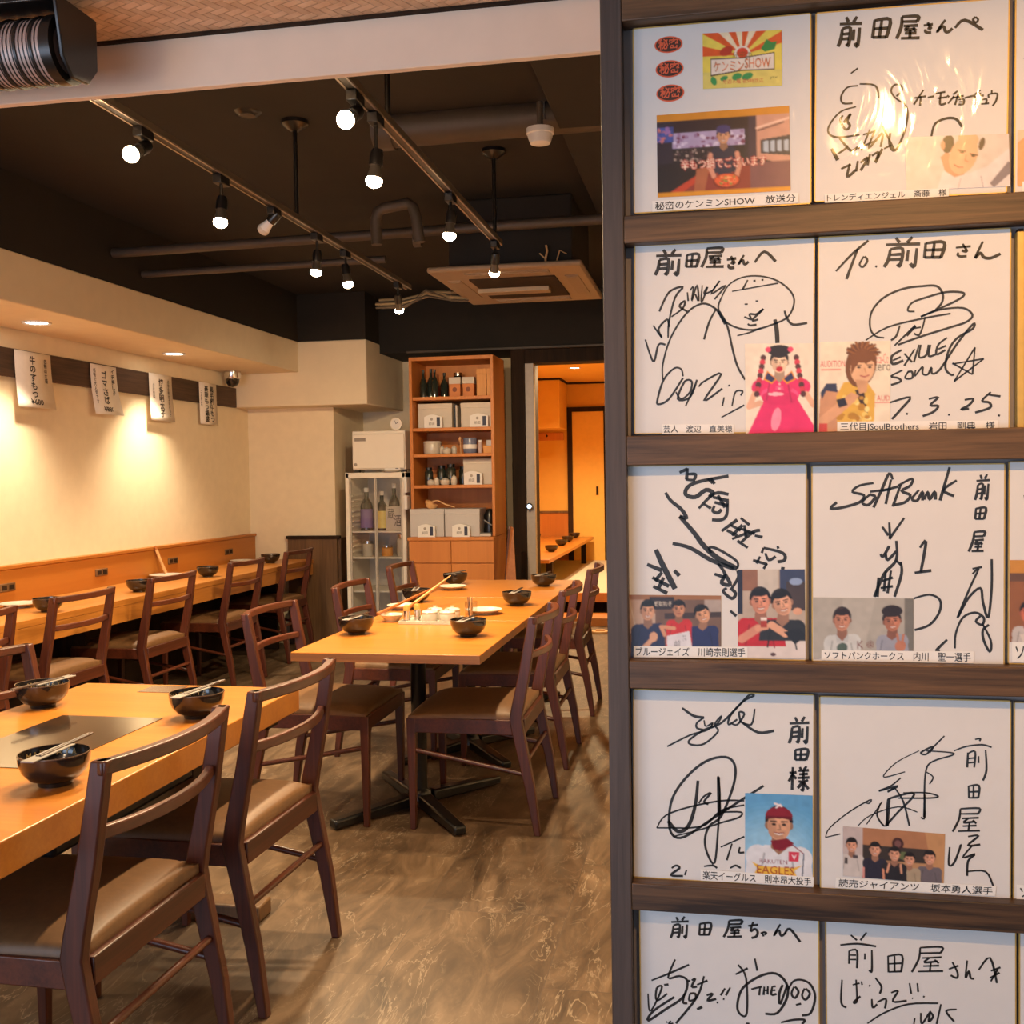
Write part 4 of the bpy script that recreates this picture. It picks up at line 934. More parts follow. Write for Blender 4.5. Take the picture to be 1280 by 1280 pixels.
MB().add([(-.03, .02, .40), (.08, .0, .36), (.03, .15, .95), (.01, .16, .96), (-.03, .032, .40), (.08, .012, .36), (.03, .162, .95), (.01, .172, .96)], [(0, 1, 2, 3), (7, 6, 5, 4), (0, 4, 5, 1), (1, 5, 6, 2), (2, 6, 7, 3), (3, 7, 4, 0)]).build('seat', M['redwood'], b)
b = thing('wooden_disc', 'round pale wooden disc lying on the bright floor by the doorway', 'wooden disc', (-.955, 8.97, 0)); MB().lathe([(0, 0), (.075, 0), (.078, .008), (.075, .018), (0, .018)], 26).build('disc_body', M['palewood'], b); MB().box(-.04, .04, -.012, .012, .018, .03).build('grip', M['palewood'], b, bevel=.003)
b = thing('low_table', 'long low honey wood table on the tatami of the inner room', 'table', (-1.95, 11.6, 0)); MB().box(-.47, .44, -1.83, 1.9, .525, .56).build('tabletop', M['table'], b, bevel=.003)
for x in (-.38, .36):
    for y in (-1.3, 1.5): MB().box(x - .03, x + .03, y - .03, y + .03, .25, .525).build('leg', M['darkframe'], b, bevel=.003)
MB().box(-.38, .36, -1.35, 1.5, .485, .525).build('apron', M['darkframe'], b)

# autograph data: ink strokes (width, then x z pairs) and print corners in tenths of a millimetre, board by board
STROKES = {
 'b': """38 -825 1170 -794 1103;38 -686 1167 -731 1098;38 -907 1084 -623 1073;38 -872 1020 -893 881 -928 790;38 -872 1020 -771 1021 -793 804 -816 822;38 -873 948 -784 949;38 -880 884 -791 885;38 -722 1001 -737 857;38 -650 1019 -675 783 -709 822;38 -461 1101 -485 871;38 -461 1096 -265 1092 -312 857;38 -369 1094 -400 870;38 -471 989 -289 984;38 -484 876 -310 869;36 -115 1118 86 1108 76 1039;36 -113 1054 76 1042;36 -115 1118 -123 984 -181 835;36 -91 995 88 990;36 -23 989 -70 942 55 945;36 25 966 65 918;36 -78 898 70 893;36 -8 937 -14 832;36 -125 837 110 826;31 159 983 274 989;31 208 1019 250 937 209 950;31 184 931 181 903 210 886 254 887;31 430 1034 371 957 329 884 376 942 414 942 429 890 463 873 520 916;33 550 920 668 1012 896 866;23 803 1042 836 1003 804 968 771 1009 803 1042;23 166 141 47 -41;23 57 45 200 58;23 134 63 125 -63;23 222 39 299 52;23 320 84 440 99;23 343 21 463 29;23 386 91 377 -56 453 -50;23 463 52 489 27;23 475 -56 550 35;23 593 100 539 58;23 528 13 669 31;23 604 65 562 -80;20 605 -14 670 -14 664 -75 606 -76;20 612 -44 659 -45;23 681 3 810 29;23 874 92 810 40;23 789 7 918 21;23 874 58 833 -86;20 897 -34 951 -31 945 -87;20 887 -90 984 -85;20 1014 83 1015 38;20 972 29 979 -17;20 972 29 1079 33 1069 -57 1027 -122;20 -86 -14 -186 61 -243 157 -199 234 -121 217 -109 148 -175 83;20 -668 255 -802 241 -880 131 -857 37 -733 28;23 -86 9 -29 -133 -60 -360 -146 -585 -212 -628 -258 -533 -248 -395;20 -688 -21 -890 -77 -1035 -254 -1023 -371 -887 -414 -639 -394;26 -856 -126 -889 -193 -820 -314 -764 -271 -798 -199 -754 -109 -843 -220;41 -999 -559 -918 -715;23 -919 -633 -818 -569 -795 -524;26 -898 -425 -750 -597 -660 -555;23 -660 -579 -414 -477;23 -594 -397 -438 -360;23 -505 -333 -615 -604;23 -438 -337 -525 -586 -348 -389 -369 -572;23 -349 -297 -190 -629;23 -324 -598 -235 -557;28 -872 -834 -748 -783;28 -759 -770 -792 -943 -680 -856;28 -658 -741 -679 -879;28 -624 -766 -524 -702 -623 -871;28 -502 -657 -534 -806;28 -479 -682 -390 -640 -434 -777 -346 -597;26 272 -472 314 -315 444 -250 575 -263 653 -370;20 -759 423 -670 486;20 -645 277 -444 240 -397 75""",
 'c': """38 -818 1237 -777 1177;38 -648 1237 -700 1174;38 -915 1157 -567 1154;38 -870 1101 -890 975 -930 893;38 -870 1101 -746 1103 -765 909 -795 924;38 -869 1036 -760 1039;38 -875 978 -766 981;38 -686 1086 -699 957;38 -599 1105 -620 892 -663 926;33 -491 1156 -503 988;33 -492 1152 -332 1154 -362 982;33 -416 1153 -434 989;33 -495 1074 -347 1074;33 -502 992 -361 991;33 -222 1231 -13 1228 -25 1166;33 -220 1174 -24 1169;33 -222 1231 -231 1111 -294 975;33 -198 1121 -12 1122;33 -128 1118 -176 1074 -47 1081;33 -78 1099 -37 1057;33 -186 1035 -32 1034;33 -112 1072 -120 977;33 -235 979 8 975;33 51 1066 175 1079;33 104 1112 149 1016 104 1028;33 78 1004 75 970 105 951 152 955;28 280 1119 239 1056 210 997 242 1044 269 1046 279 1006 302 994 341 1029;31 424 1013 552 1155 704 1014;20 -32 528 73 716 261 817 495 825 728 752 903 603 950 448 870 261 662 160 405 96 170 139 4 251 -63 410 -32 528;18 121 631 740 721;23 332 778 262 650;23 407 764 437 763;23 514 776 542 771;18 291 451 333 449;18 438 489 473 488;23 287 279 381 240 357 312 451 309 544 378 393 228 475 237;23 334 182 370 157 452 166;26 823 345 859 237 940 152 1124 170;46 696 230 720 99 733 -92;18 194 23 358 61 510 117;23 -748 20 -737 238 -653 574 -545 715 -737 649 -870 387;23 -701 309 -545 425 -521 521 -593 451 -485 375;20 -485 640 -473 519;20 -449 663 -402 709 -425 518 -354 732 -330 514 -378 612;20 -282 729 -294 489 -211 703 -258 608 -140 652;20 -140 652 -45 780 -163 605 38 718 -115 531;23 -1063 4 -1002 -192 -941 -303 -881 -74 -784 -76;23 -954 195 -833 22 -881 145 -761 275 -736 165;23 -820 -562 -820 -343 -712 19 -496 351 -282 477 -115 411 -20 288 64 142 124 -124 196 -390 302 -584;23 -91 398 -186 221 -256 -18;46 -56 361 40 190;23 -542 -519 -567 -421 -663 -407 -808 -562 -892 -828 -880 -902 -735 -831 -542 -543;23 -638 -735 -566 -834 -446 -739 -422 -594 -518 -592 -614 -833 -446 -811 -350 -571;23 -505 -932 -374 -643;23 -326 -668 -255 -597 -17 -493 -254 -863 -4 -698;23 78 -652 93 -666;20 20 -819 -4 -940;20 127 -942 173 -750 268 -739 244 -799;20 -15 -1096 292 -932""",
 'd': """26 -987 855 -772 1080 -569 1245;33 -704 1147 -850 744;23 -625 1038 -681 935 -636 898 -580 977 -614 1037;26 -478 903 -456 890;36 -218 1266 -169 1199;36 -7 1264 -74 1194;36 -341 1179 91 1170;36 -286 1115 -315 974 -366 883;36 -286 1115 -132 1116 -161 898 -197 916;36 -286 1042 -151 1044;36 -295 977 -160 979;36 -58 1096 -77 951;36 50 1116 19 878 -34 917;36 161 1179 147 982;36 161 1174 393 1173 351 972;36 271 1174 247 982;36 156 1083 372 1080;36 147 987 353 982;26 539 1098 724 1108;26 623 1144 677 1044 613 1058;26 571 1034 562 1000 604 979 675 982;31 875 1164 779 951 844 1016 888 957 974 942 1093 993;23 -362 -59 -475 -32 -543 88 -521 298 -365 479 -119 585 124 610 301 603 378 496 368 381 292 291;23 26 278 -62 293 -7 395 169 458 411 518 608 510 641 463 500 376 104 205;23 104 205 347 289 631 302 752 205 676 116 480 53 128 -51 -183 -158;20 -598 -86 -318 80 127 181 479 234;23 -162 98 -206 -40 -273 -96;23 -228 -168 38 91 -72 -44;20 -28 47 105 66;20 160 203 127 65 83 -38 17 -12;28 -138 -229 -260 -307 -249 -413 -115 -370;23 -249 -366 -149 -322;23 -104 -277 -3 -396;23 29 -222 -103 -440;23 84 -166 19 -397;23 106 -166 85 -329 174 -308 206 -169;23 228 -170 207 -320 295 -300;23 437 -84 327 -173 306 -300 416 -245;23 328 -231 426 -188;23 -125 -498 -270 -576 -181 -602 -147 -649 -270 -693;23 -47 -511 -92 -604 -2 -606 -3 -524 -58 -523;23 42 -502 31 -583 130 -458 131 -551 197 -564 241 -472 252 -554 351 -499 569 -157 764 90 753 21 568 -88 460 -247 417 -477 484 -572 528 -573;20 505 -433 897 -375;20 897 -375 528 -665;20 528 -665 787 -222;20 787 -222 757 -578;20 757 -578 505 -422;26 -280 -927 -23 -862 -145 -1024 -257 -1151;26 -78 -1083 -54 -1084;26 210 -891 331 -870 232 -973 332 -986 266 -1066 134 -1118;23 454 -1105 478 -1105;26 661 -912 770 -902 716 -982 618 -1038 717 -1029;26 987 -815 879 -928 967 -953 978 -1022 793 -1083;26 955 -849 1107 -875;23 1076 -1121 1102 -1131""",
 'e': """41 -481 1251 -373 1298;41 -373 1311 -385 1152;36 -373 1225 -265 1224 -277 1151;36 -397 1152 -265 1139;46 189 1196 -193 1126 -361 1054 -398 945 -266 907 -121 1004 -26 967 -74 907;36 -97 1162 -25 1101;36 -49 1174 -2 1088;36 -218 749 -2 955 189 942;36 -146 809 -50 748;41 -26 906 165 857;41 -2 833 188 784;41 46 930 141 760;36 -2 785 -26 712 45 687 93 736;36 177 881 164 663 93 590 -38 590;41 93 432 307 590;36 354 614 472 517;36 212 517 354 444;41 164 444 307 371;41 235 371 378 517;36 235 323 472 420;36 354 274 520 420 614 445;36 402 517 425 347;36 449 202 307 298;36 543 372 649 348;36 354 468 543 396;31 848 228 860 192;31 661 203 637 130;36 661 203 919 132 942 35 849 10;31 684 130 731 34 825 83;36 519 32 708 -27;31 614 82 566 -16;31 708 -15 661 -88;36 895 -74 942 -85;41 -676 971 -604 860 -459 737 -387 615 -483 639;56 -483 639 -291 419 -147 224 44 54 306 -91;46 -581 259 -340 198 -52 29 259 -91;31 306 -91 306 7 140 127 -3 200 -75 200 -51 126;41 44 -19 139 -165 91 -288 211 -311 139 -165;41 -4 -166 139 -214;36 163 -360 115 -409 234 -506 282 -432 211 -359;36 210 -677 293 -749;31 306 -115 318 -212 234 -359;61 -813 172 -728 -25 -547 -380;51 -936 -39 -729 -123;51 -558 -122 -486 -195;46 -863 -223 -632 -344;46 -729 -148 -827 -272;46 -705 -222 -778 -371;46 -852 -347 -657 -443""",
 'g': """31 -428 1099 -610 1066 -701 983 -553 935 -610 840 -838 770 -987 759 -906 842;31 -474 946 -576 840 -496 804 -406 910 -474 946;31 -181 1144 -226 1227 -315 1027 -428 768;31 -474 982 -203 1015;31 -203 1144 -270 815;31 -315 992 -113 1049;33 -79 1072 -180 779;31 -113 1061 66 1153 44 1060 -68 990 44 930 -23 837 -158 802;31 155 1000 66 883 133 859 200 976 200 859;31 222 870 266 975 289 870 355 975 366 869;36 542 1300 422 857;31 631 1124 466 997 598 914;31 -315 507 -236 389;31 -225 566 -214 341;31 -34 625 -225 341;31 -338 140 -304 104 -225 247;33 -135 318 -135 58 -292 -133 -417 -443;31 -270 152 -247 57 -135 176;31 -78 34 -67 -131 -157 -440;31 -146 58 -67 -13;41 -360 -181 -383 -443;31 -315 -228 -179 -180;31 -270 -85 -292 -370;31 -202 -85 -247 -394;31 -337 -323 -179 -298;31 168 224 245 306 179 -106;36 101 -114 313 -82;26 90 -461 291 -407 425 -482 414 -647 292 -814 102 -888;31 515 -1011 382 -1155 426 -1166;28 928 1195 946 1139;28 1011 1201 983 1139;28 878 1115 1046 1124;28 898 1063 883 941 861 861;28 898 1063 958 1069 941 881 927 895;28 896 1000 948 1007;28 891 945 943 951;28 986 1055 975 930;28 1029 1076 1010 870 991 902;28 875 750 864 605;28 874 746 998 753 972 604;28 933 750 916 608;28 870 679 984 684;28 864 609 973 612;28 855 435 984 440 971 376;28 851 376 971 379;28 855 435 837 312 785 172;28 859 324 974 333;28 902 324 868 277 948 289;28 931 306 953 266;28 858 236 953 242;28 907 277 893 181;28 821 178 972 184;26 832 -56 952 -32;26 832 -126 909 -55 800 -313 647 -714 778 -454 931 -312 965 -499 1031 -709 1073 -311 1072 74;26 615 -1127 625 -926 713 -713 867 -641 976 -710 955 -804 878 -758 933 -687;26 955 -780 1065 -1013 1055 -1165 978 -1014 966 -874 1042 -802""",
 'h': """31 -554 1104 -396 999 -251 979;23 -251 979 -348 901 -348 827 -251 806;20 -251 942 -227 856 -131 909 -203 808 -445 724 -762 550;23 -131 909 -155 834 -59 912 -11 1012 -107 886 -59 789 -251 608 -421 589 -457 649 -251 806 -11 914 276 1219 430 1310 371 1320 252 1194 109 1017 85 893 205 971;23 109 918 205 897 300 1048 229 1070 252 924;23 442 1127 395 905 229 947;31 276 925 490 798 703 831;28 -58 159 -34 -100 -58 -598 -106 -1073 -203 -955 -240 -757 -179 -555 -10 -396 158 58 169 330 38 435 -227 361 -494 126 -690 -183 -739 -511 -690 -708 -519 -724 -107 -426 563 53;41 -336 83 -373 -267 -470 -571 -617 -654 -751 -512;46 -54 146 -39 -398;20 -911 -621 -788 -438 -446 -295 -10 -186 301 -170;20 -911 -621 -641 -606 -446 -595 -227 -533 -10 -322 301 -231;20 -690 -734 -300 -611 -10 -496 230 -408 254 -333 -10 -347;23 -324 -239 -252 -136 -155 -82 -252 -211 -191 -245;20 -22 -844 302 -676;23 134 -785 62 -1025;23 242 -828 230 -903 302 -899;26 -703 -1186 -642 -1144 -593 -1179 -716 -1287 -544 -1288;23 -495 -1198 -520 -1274;23 -252 -1132 -131 -1112 -70 -1146;23 110 -1134 183 -1092 254 -1125;33 984 1029 1015 970;33 1113 1041 1074 972;33 911 939 1175 960;33 946 884 932 751 904 663;33 946 884 1040 895 1028 691 1006 705;33 948 816 1030 827;33 944 755 1027 766;33 1086 882 1078 746;33 1152 907 1138 684 1105 717;33 990 576 988 433;33 990 573 1154 587 1133 440;33 1067 579 1059 440;33 991 507 1143 519;33 989 437 1134 447;33 956 335 947 16;33 910 251 1007 263;33 953 239 903 131;33 959 225 1004 171;33 1050 339 1066 301;33 1138 354 1107 303;33 1031 285 1171 299;33 1041 236 1158 249;33 1022 186 1180 200;33 1101 296 1093 26 1070 39;33 1032 137 1079 125 1024 44;33 1161 164 1108 119 1169 37""",
 'i': """20 392 839 247 679 157 581 90 602 247 691 202 606;13 68 626 -203 472 -373 298 -362 250 -113 332;18 157 629 470 616 492 581 247 489 157 366 135 31 139 -280 90 -282;15 157 342 247 274 202 177;20 -169 246 -294 133 -454 54 -203 136 -340 47 -249 110;20 -249 110 -136 -77 -57 -409;15 -1157 -621 -1099 -485 -844 -254 -568 -72 -579 -121 -637 -111;15 -1157 -621 -960 -563;23 -431 -114 -477 -285 -363 -424 -340 -110 -294 -36 -23 48 -23 -24 -204 -224 -363 -424;15 -614 -412 -408 -89;13 -729 -442 -568 -289 -204 -152 45 -213;18 -136 43 157 56 314 15 202 -14 -204 -32;28 -313 -37 -340 -423;28 139 31 135 -280;18 779 804 846 818 835 783;18 514 641 669 706 868 736 988 705;26 691 624 680 422;20 691 612 780 639 769 425;20 691 541 780 556;20 692 482 769 496;20 824 581 824 487;23 912 667 923 396 879 252;23 698 172 704 6;23 698 168 829 182 820 11;23 760 174 760 12;23 702 91 824 102;23 704 10 820 19;23 595 -143 834 -126 817 -202;23 594 -212 817 -199;23 595 -143 577 -289 497 -459;23 615 -274 828 -253;23 696 -270 637 -328 785 -307;23 751 -288 796 -334;23 624 -377 800 -361;23 711 -324 696 -439;23 564 -449 842 -428;23 459 -671 448 -910 515 -883 593 -664 593 -628;23 692 -516 825 -497 692 -635 847 -615;23 748 -632 626 -805 781 -749 693 -849 682 -1052;20 671 -993 914 -980 1013 -1176""",
 'j': """28 -719 1470 -691 1422;28 -600 1484 -637 1425;28 -787 1394 -544 1419;28 -756 1348 -771 1237 -799 1163;28 -756 1348 -669 1360 -684 1190 -705 1201;28 -756 1292 -680 1303;28 -760 1241 -684 1252;28 -627 1351 -637 1237;28 -566 1373 -583 1187 -612 1213;28 -387 1397 -397 1230;28 -388 1393 -234 1411 -262 1239;28 -315 1402 -331 1239;28 -391 1316 -248 1332;28 -397 1235 -261 1248;28 17 1465 190 1482 176 1423;28 15 1413 177 1426;28 17 1465 1 1354 -60 1225;28 29 1367 184 1385;28 87 1371 44 1326 152 1343;28 127 1358 159 1323;28 34 1288 161 1302;28 97 1329 85 1242;28 -11 1233 191 1252;28 279 1409 414 1433;28 348 1470 311 1336 368 1370 408 1333 389 1267 323 1240;23 447 1314 492 1332 524 1327 514 1307 499 1308;23 487 1345 495 1332;23 466 1337 489 1272;26 718 1461 667 1374 630 1293 671 1359 703 1365 715 1314 743 1301 792 1352;28 772 1325 843 1404 984 1228;23 -1075 530 -826 650 -543 797;28 -738 858 -839 586 -679 623 -569 555 -633 323 -881 126 -1130 -59 -1054 87 -756 314;23 -1126 335 -1104 83 -1003 244 -927 452 -1002 421 -1003 244 -854 357;28 -897 480 -835 490;28 -569 568 -528 559;26 -508 573 -459 601 -509 484 -435 490;26 -608 376 -633 248 -572 240;26 -534 382 -547 280 -461 312 -461 387 -534 382;26 -435 515 -288 589;26 -336 648 -437 339 -735 -64;36 -438 162 -365 206;28 -302 374 -217 406 -291 300 -169 335;26 -46 495 -108 390;26 -164 285 -140 279;26 26 513 -35 395;26 -77 342 -55 339;26 100 706 269 806;28 137 846 244 667 252 168 168 136 121 257 195 513 436 706 650 759 792 634 803 436 671 202 504 176;26 366 950 400 778;26 315 510 459 559;26 435 544 422 431;26 494 561 482 441;26 542 570 537 453;23 494 506 542 515;26 602 569 589 457 660 470;23 602 569 649 578;23 597 514 644 523;28 804 610 707 329 696 477 744 605;26 815 536 887 666 1005 694 1122 634 1180 466 1120 239 1002 192;26 898 592 862 490 909 432 957 522 910 593;26 1039 578 1004 477 1050 418 1110 510 1051 579;26 920 334 991 359;26 -870 -63 -858 -49;23 -808 -32 -833 -83 -772 -67;26 717 69 884 120 1037 133 1001 70;31 239 17 287 11""",
 'k': """23 -895 1370 -814 1302;23 -687 1420 -768 1305;23 -1035 1221 -803 1254 -562 1233;23 -919 1148 -920 965;23 -919 1148 -815 1155 -817 911;20 -908 1088 -827 1094;20 -908 1027 -827 1032;20 -711 1126 -712 1040;23 -619 1181 -621 888 -655 898;23 -408 1111 -402 884;23 -408 1106 -225 1130 -239 896;23 -322 1117 -323 896;23 -404 1001 -233 1022;23 -401 890 -239 908;23 11 1254 290 1280 271 1196;23 10 1179 272 1200;23 11 1254 -9 1095 -100 908;23 36 1113 286 1141;23 130 1120 63 1055 236 1082;23 196 1102 249 1053;23 48 1001 254 1023;23 149 1061 133 936;23 -22 922 305 952;23 378 983 501 1040;23 423 1083 489 943 478 870 400 901;23 613 1120 590 878 634 977 656 883 701 874;23 757 998 901 1176 988 835;23 912 997 1033 1054;23 900 901 1022 981;23 911 854 1000 1027;23 -1015 737 -1028 417 -959 349;20 -876 674 -783 705;23 -829 751 -819 458 -866 430 -773 523;20 -760 732 -749 683;20 -645 691 -657 666;23 -575 794 -496 678 -519 578;23 -623 497 -612 376 -554 429;23 -554 454 -439 511 -452 376;23 -370 602 -279 633 -348 482 -166 508;23 -130 753 -108 609;23 -97 549 -86 543;23 -28 761 -18 640;23 46 585 64 574;20 -683 150 -463 314 -143 461 241 503;20 -76 189 -64 273;23 15 352 26 197 128 361 116 239 173 316 128 385;23 275 493 218 213;23 477 436 342 402 443 265""",
}
QUADS = {"a_s1": [-897, 1124, -514, 1115, -898, 897, -515, 889], "a_s2": [-884, 796, -502, 781, -885, 562, -503, 544], "a_s3": [-876, 466, -494, 448, -878, 231, -495, 214], "a_poster": [-242, 1120, 809, 1078, -238, 368, 812, 334], "a_photo": [-872, 58, 906, 58, -864, -1071, 925, -1082], "a_cap": [-939, -1115, 1029, -1118, -939, -1264, 1029, -1252], "b_photo": [-59, -464, 1230, -496, -38, -1168, 1256, -1177], "b_cap": [-1085, -1161, 499, -1161, -1084, -1278, 501, -1275], "c_photo": [296, -92, 1207, -109, 313, -1322, 1215, -1331], "c_cap": [-831, -1183, 152, -1195, -831, -1317, 152, -1320], "d_photo": [-1190, -91, -284, -103, -1203, -1312, -285, -1315], "d_cap": [-965, -1174, 1077, -1190, -965, -1311, 1078, -1329], "e_photo1": [-1208, -470, 86, -466, -1213, -1384, 85, -1218], "e_photo2": [311, -103, 1210, -90, 317, -1335, 1223, -1321], "e_cap": [-1130, -1195, 443, -1176, -1131, -1357, 443, -1332], "g_photo": [-1219, -458, 86, -461, -1214, -1307, 87, -1172], "g_cap": [-1111, -1184, 851, -1162, -1112, -1321, 851, -1322], "h_photo": [313, -58, 1221, -49, 314, -1183, 1225, -1186], "h_cap": [-300, -1173, 1237, -1185, -300, -1335, 1237, -1320], "i_photo": [-925, -452, 399, -495, -927, -1145, 381, -1178], "i_cap": [-1020, -1168, 1046, -1167, -1032, -1315, 1036, -1305]}
BOARDS = {
 'a': (.0147, 1.8308, -.29, .2396, .2548), 'b': (.2611, 1.8292, -.79, .2441, .2524), 'c': (.0148, 1.5272, -.7, .2437, .2636), 'd': (.2633, 1.5244, -.44, .2447, .2656),
 'e': (.0011, 1.2169, -.4, .2473, .2706), 'g': (.2551, 1.2139, -.23, .2477, .269), 'h': (.0086, .9004, -.52, .2486, .2706), 'i': (.2633, .8986, -.11, .2464, .2679),
 'j': (.0145, .5815, -.05, .2481, .292), 'k': (.2701, .5815, .1, .2465, .292),
 'l': (.5125, 1.826, -.4, .244, .256), 'm': (.506, 1.215, -.3, .246, .269), 'n': (.5125, .897, -.2, .246, .267), 'o': (.5255, 1.522, -.4, .245, .262), 'p': (.5195, .5815, 0, .246, .292)}
# ------------------------------------------------------------------ autograph shelves
YB = 1.5
struct('wall_partition', MB().box(-.1185, .66, 1.512, 1.56, .0, 2.234), M['backing'])
t = thing('display_rack', 'dark wooden wall rack with ledges holding rows of signed boards', 'display rack', (0, 1.5, 0))
MB().box(-.1475, -.1180, -.022, .06, 0, 2.234).build('upright_post', M['post'], t, bevel=.0015)
MB().box(.66, .69, -.022, .06, 0, 2.234).build('upright_post', M['post'], t, bevel=.0015)
for z0, z1 in ((1.961, 2.005), (1.659, 1.6970), (1.353, 1.3940), (1.0415, 1.0808), (.7275, .7660), (.405, .446), (.09, .13)):
    MB().box(-.1178, .66, -.022, .012, z0, z1).build('ledge_rail', M['rail'], t, bevel=.0015)
def boardsnap(v): return v

class Pic:
    # small painted picture; x and y in percent of its height, y down
    def __init__(s, asp, bg, n=104):
        s.h = n if asp <= 1 else int(n / asp); s.w = int(s.h * asp); s.asp = asp
        s.ss = 2; s.a = np.zeros((s.h * s.ss, s.w * s.ss, 3)); s.a[:] = lin(bg)
        yy_, xx_ = np.mgrid[0:s.h * s.ss, 0:s.w * s.ss]
        s.X = (xx_ + .5) / (s.h * s.ss) * 100; s.Y = (yy_ + .5) / (s.h * s.ss) * 100
    def e(s, cx, cy, rx, ry, c, rot=0, half=None):
        a = math.radians(rot); dx = s.X - cx; dy = s.Y - cy
        u = dx * math.cos(a) + dy * math.sin(a); v = -dx * math.sin(a) + dy * math.cos(a)
        m = (u / rx) ** 2 + (v / ry) ** 2 < 1
        if half == 'up': m &= v < 0
        if half == 'down': m &= v > 0
        s.a[m] = lin(c)
    def r(s, x0, y0, x1, y1, c): s.a[(s.X >= x0) & (s.X < x1) & (s.Y >= y0) & (s.Y < y1)] = lin(c)
    def p(s, pts, c):
        m = np.zeros(s.X.shape, bool); n = len(pts)
        for i in range(n):
            x1, y1 = pts[i]; x2, y2 = pts[(i + 1) % n]
            if y1 == y2: continue
            q = ((s.Y > min(y1, y2)) & (s.Y <= max(y1, y2))) & (s.X < (x2 - x1) * (s.Y - y1) / (y2 - y1) + x1)
            m ^= q
        s.a[m] = lin(c)
    def l(s, pts, w, c):
        for (x1, y1), (x2, y2) in zip(pts, pts[1:]):
            dx, dy = x2 - x1, y2 - y1; L = dx * dx + dy * dy or 1e-6
            t_ = np.clip(((s.X - x1) * dx + (s.Y - y1) * dy) / L, 0, 1)
            s.a[(s.X - x1 - t_ * dx) ** 2 + (s.Y - y1 - t_ * dy) ** 2 < (w / 2) ** 2] = lin(c)
    def speck(s, x0, y0, x1, y1, cols, n, size):
        rg = random.Random(int(x0 * 7 + y0 * 3 + n))
        for _ in range(n):
            s.e(rg.uniform(x0, x1), rg.uniform(y0, y1), size * rg.uniform(.5, 1.3), size * rg.uniform(.4, 1), rg.choice(cols))
    def person(s, cx, cy, r, shirt, skin=(214, 158, 122), hair=(28, 20, 18), tilt=0, sh=2.3, collar=None, bottom=100, smile=True, cap=None, long=0):
        # cx, cy: face centre; r: half face height
        dk = tuple(int(c * .72) for c in skin); a = math.radians(tilt)
        def R_(x, y): return (cx + (x * math.cos(a) - y * math.sin(a)) * r, cy + (x * math.sin(a) + y * math.cos(a)) * r)
        s.p([(cx - sh * r, bottom + 2), (cx - sh * r * .93, cy + 2.1 * r), (cx - .9 * r, cy + 1.35 * r), (cx + .9 * r, cy + 1.35 * r), (cx + sh * r * .93, cy + 2.1 * r), (cx + sh * r, bottom + 2)], shirt)
        for q in (-1, 1): s.e(cx + q * sh * r * .62, cy + 2.15 * r, sh * r * .36, .8 * r, shirt)
        s.p([R_(-.42, .5), R_(.42, .5), (cx + .5 * r, cy + 1.5 * r), (cx, cy + 1.95 * r), (cx - .5 * r, cy + 1.5 * r)], dk)
        if collar:
            s.p([(cx - .6 * r, cy + 1.25 * r), (cx, cy + 2 * r), (cx - .5 * r, cy + 2.1 * r)], collar); s.p([(cx + .6 * r, cy + 1.25 * r), (cx, cy + 2 * r), (cx + .5 * r, cy + 2.1 * r)], collar)
        hx, hy = R_(0, -.25); s.e(hx, hy, .86 * r, 1.0 * r, hair, tilt)
        if long:
            for q in (-1, 1): x, y = R_(q * .8, .5); s.e(x, y, .26 * r, long * r, hair, tilt)
        for q in (-1, 1): x, y = R_(q * .74, .05); s.e(x, y, .14 * r, .24 * r, dk, tilt)
        s.e(*R_(0, .08), .70 * r, .93 * r, skin, tilt); s.e(*R_(0, .45), .56 * r, .56 * r, skin, tilt)
        lt = tuple(min(255, int(c * 1.07)) for c in skin); md = tuple(int(c * .9) for c in skin)
        s.e(*R_(-.42, .18), .26 * r, .62 * r, md, tilt); s.e(*R_(.16, -.28), .34 * r, .2 * r, lt, tilt); s.e(*R_(.3, .24), .18 * r, .13 * r, lt, tilt); s.e(*R_(-.02, .74), .3 * r, .14 * r, md, tilt)
        s.e(*R_(0, -.74), .72 * r, .33 * r, hair, tilt)
        for k in range(7): s.p([R_(-.62 + .19 * k, -.72), R_(-.40 + .19 * k, -.74), R_(-.56 + .2 * k, -.36 - .07 * (k % 3))], hair)
        hl = tuple(min(255, int(c * 1.5) + 14) for c in hair); s.l([R_(-.3, -1.02), R_(.1, -1.08)], .1 * r, hl)
        fd = tuple(int(c * .8) for c in shirt); s.l([(cx - .9 * r, cy + 1.9 * r), (cx - 1.2 * r, cy + 3.6 * r)], .12 * r, fd); s.l([(cx + .8 * r, cy + 2.2 * r), (cx + 1.1 * r, cy + 3.8 * r)], .12 * r, fd)
        for q in (-1, 1):
            s.e(*R_(q * .31, -.02), .13 * r, .075 * r, (30, 20, 16), tilt); s.l([R_(q * .15, -.2), R_(q * .5, -.22)], .09 * r, (45, 30, 24))
        s.l([R_(.03, .0), R_(.1, .3), R_(-.08, .32)], .07 * r, dk)
        if smile: s.e(*R_(0, .5), .30 * r, .15 * r, (245, 235, 225), tilt, 'down'); s.l([R_(-.3, .5), R_(.0, .54), R_(.3, .5)], .07 * r, (150, 70, 60))
        else: s.l([R_(-.2, .56), R_(.2, .56)], .1 * r, (160, 85, 75))
        if cap:
            s.e(*R_(0, -.55), .84 * r, .62 * r, cap, tilt, 'up'); s.p([R_(-.84, -.57), R_(.84, -.57), R_(.78, -.33), R_(.0, -.46), R_(-.8, -.33)], tuple(int(c * .75) for c in cap))
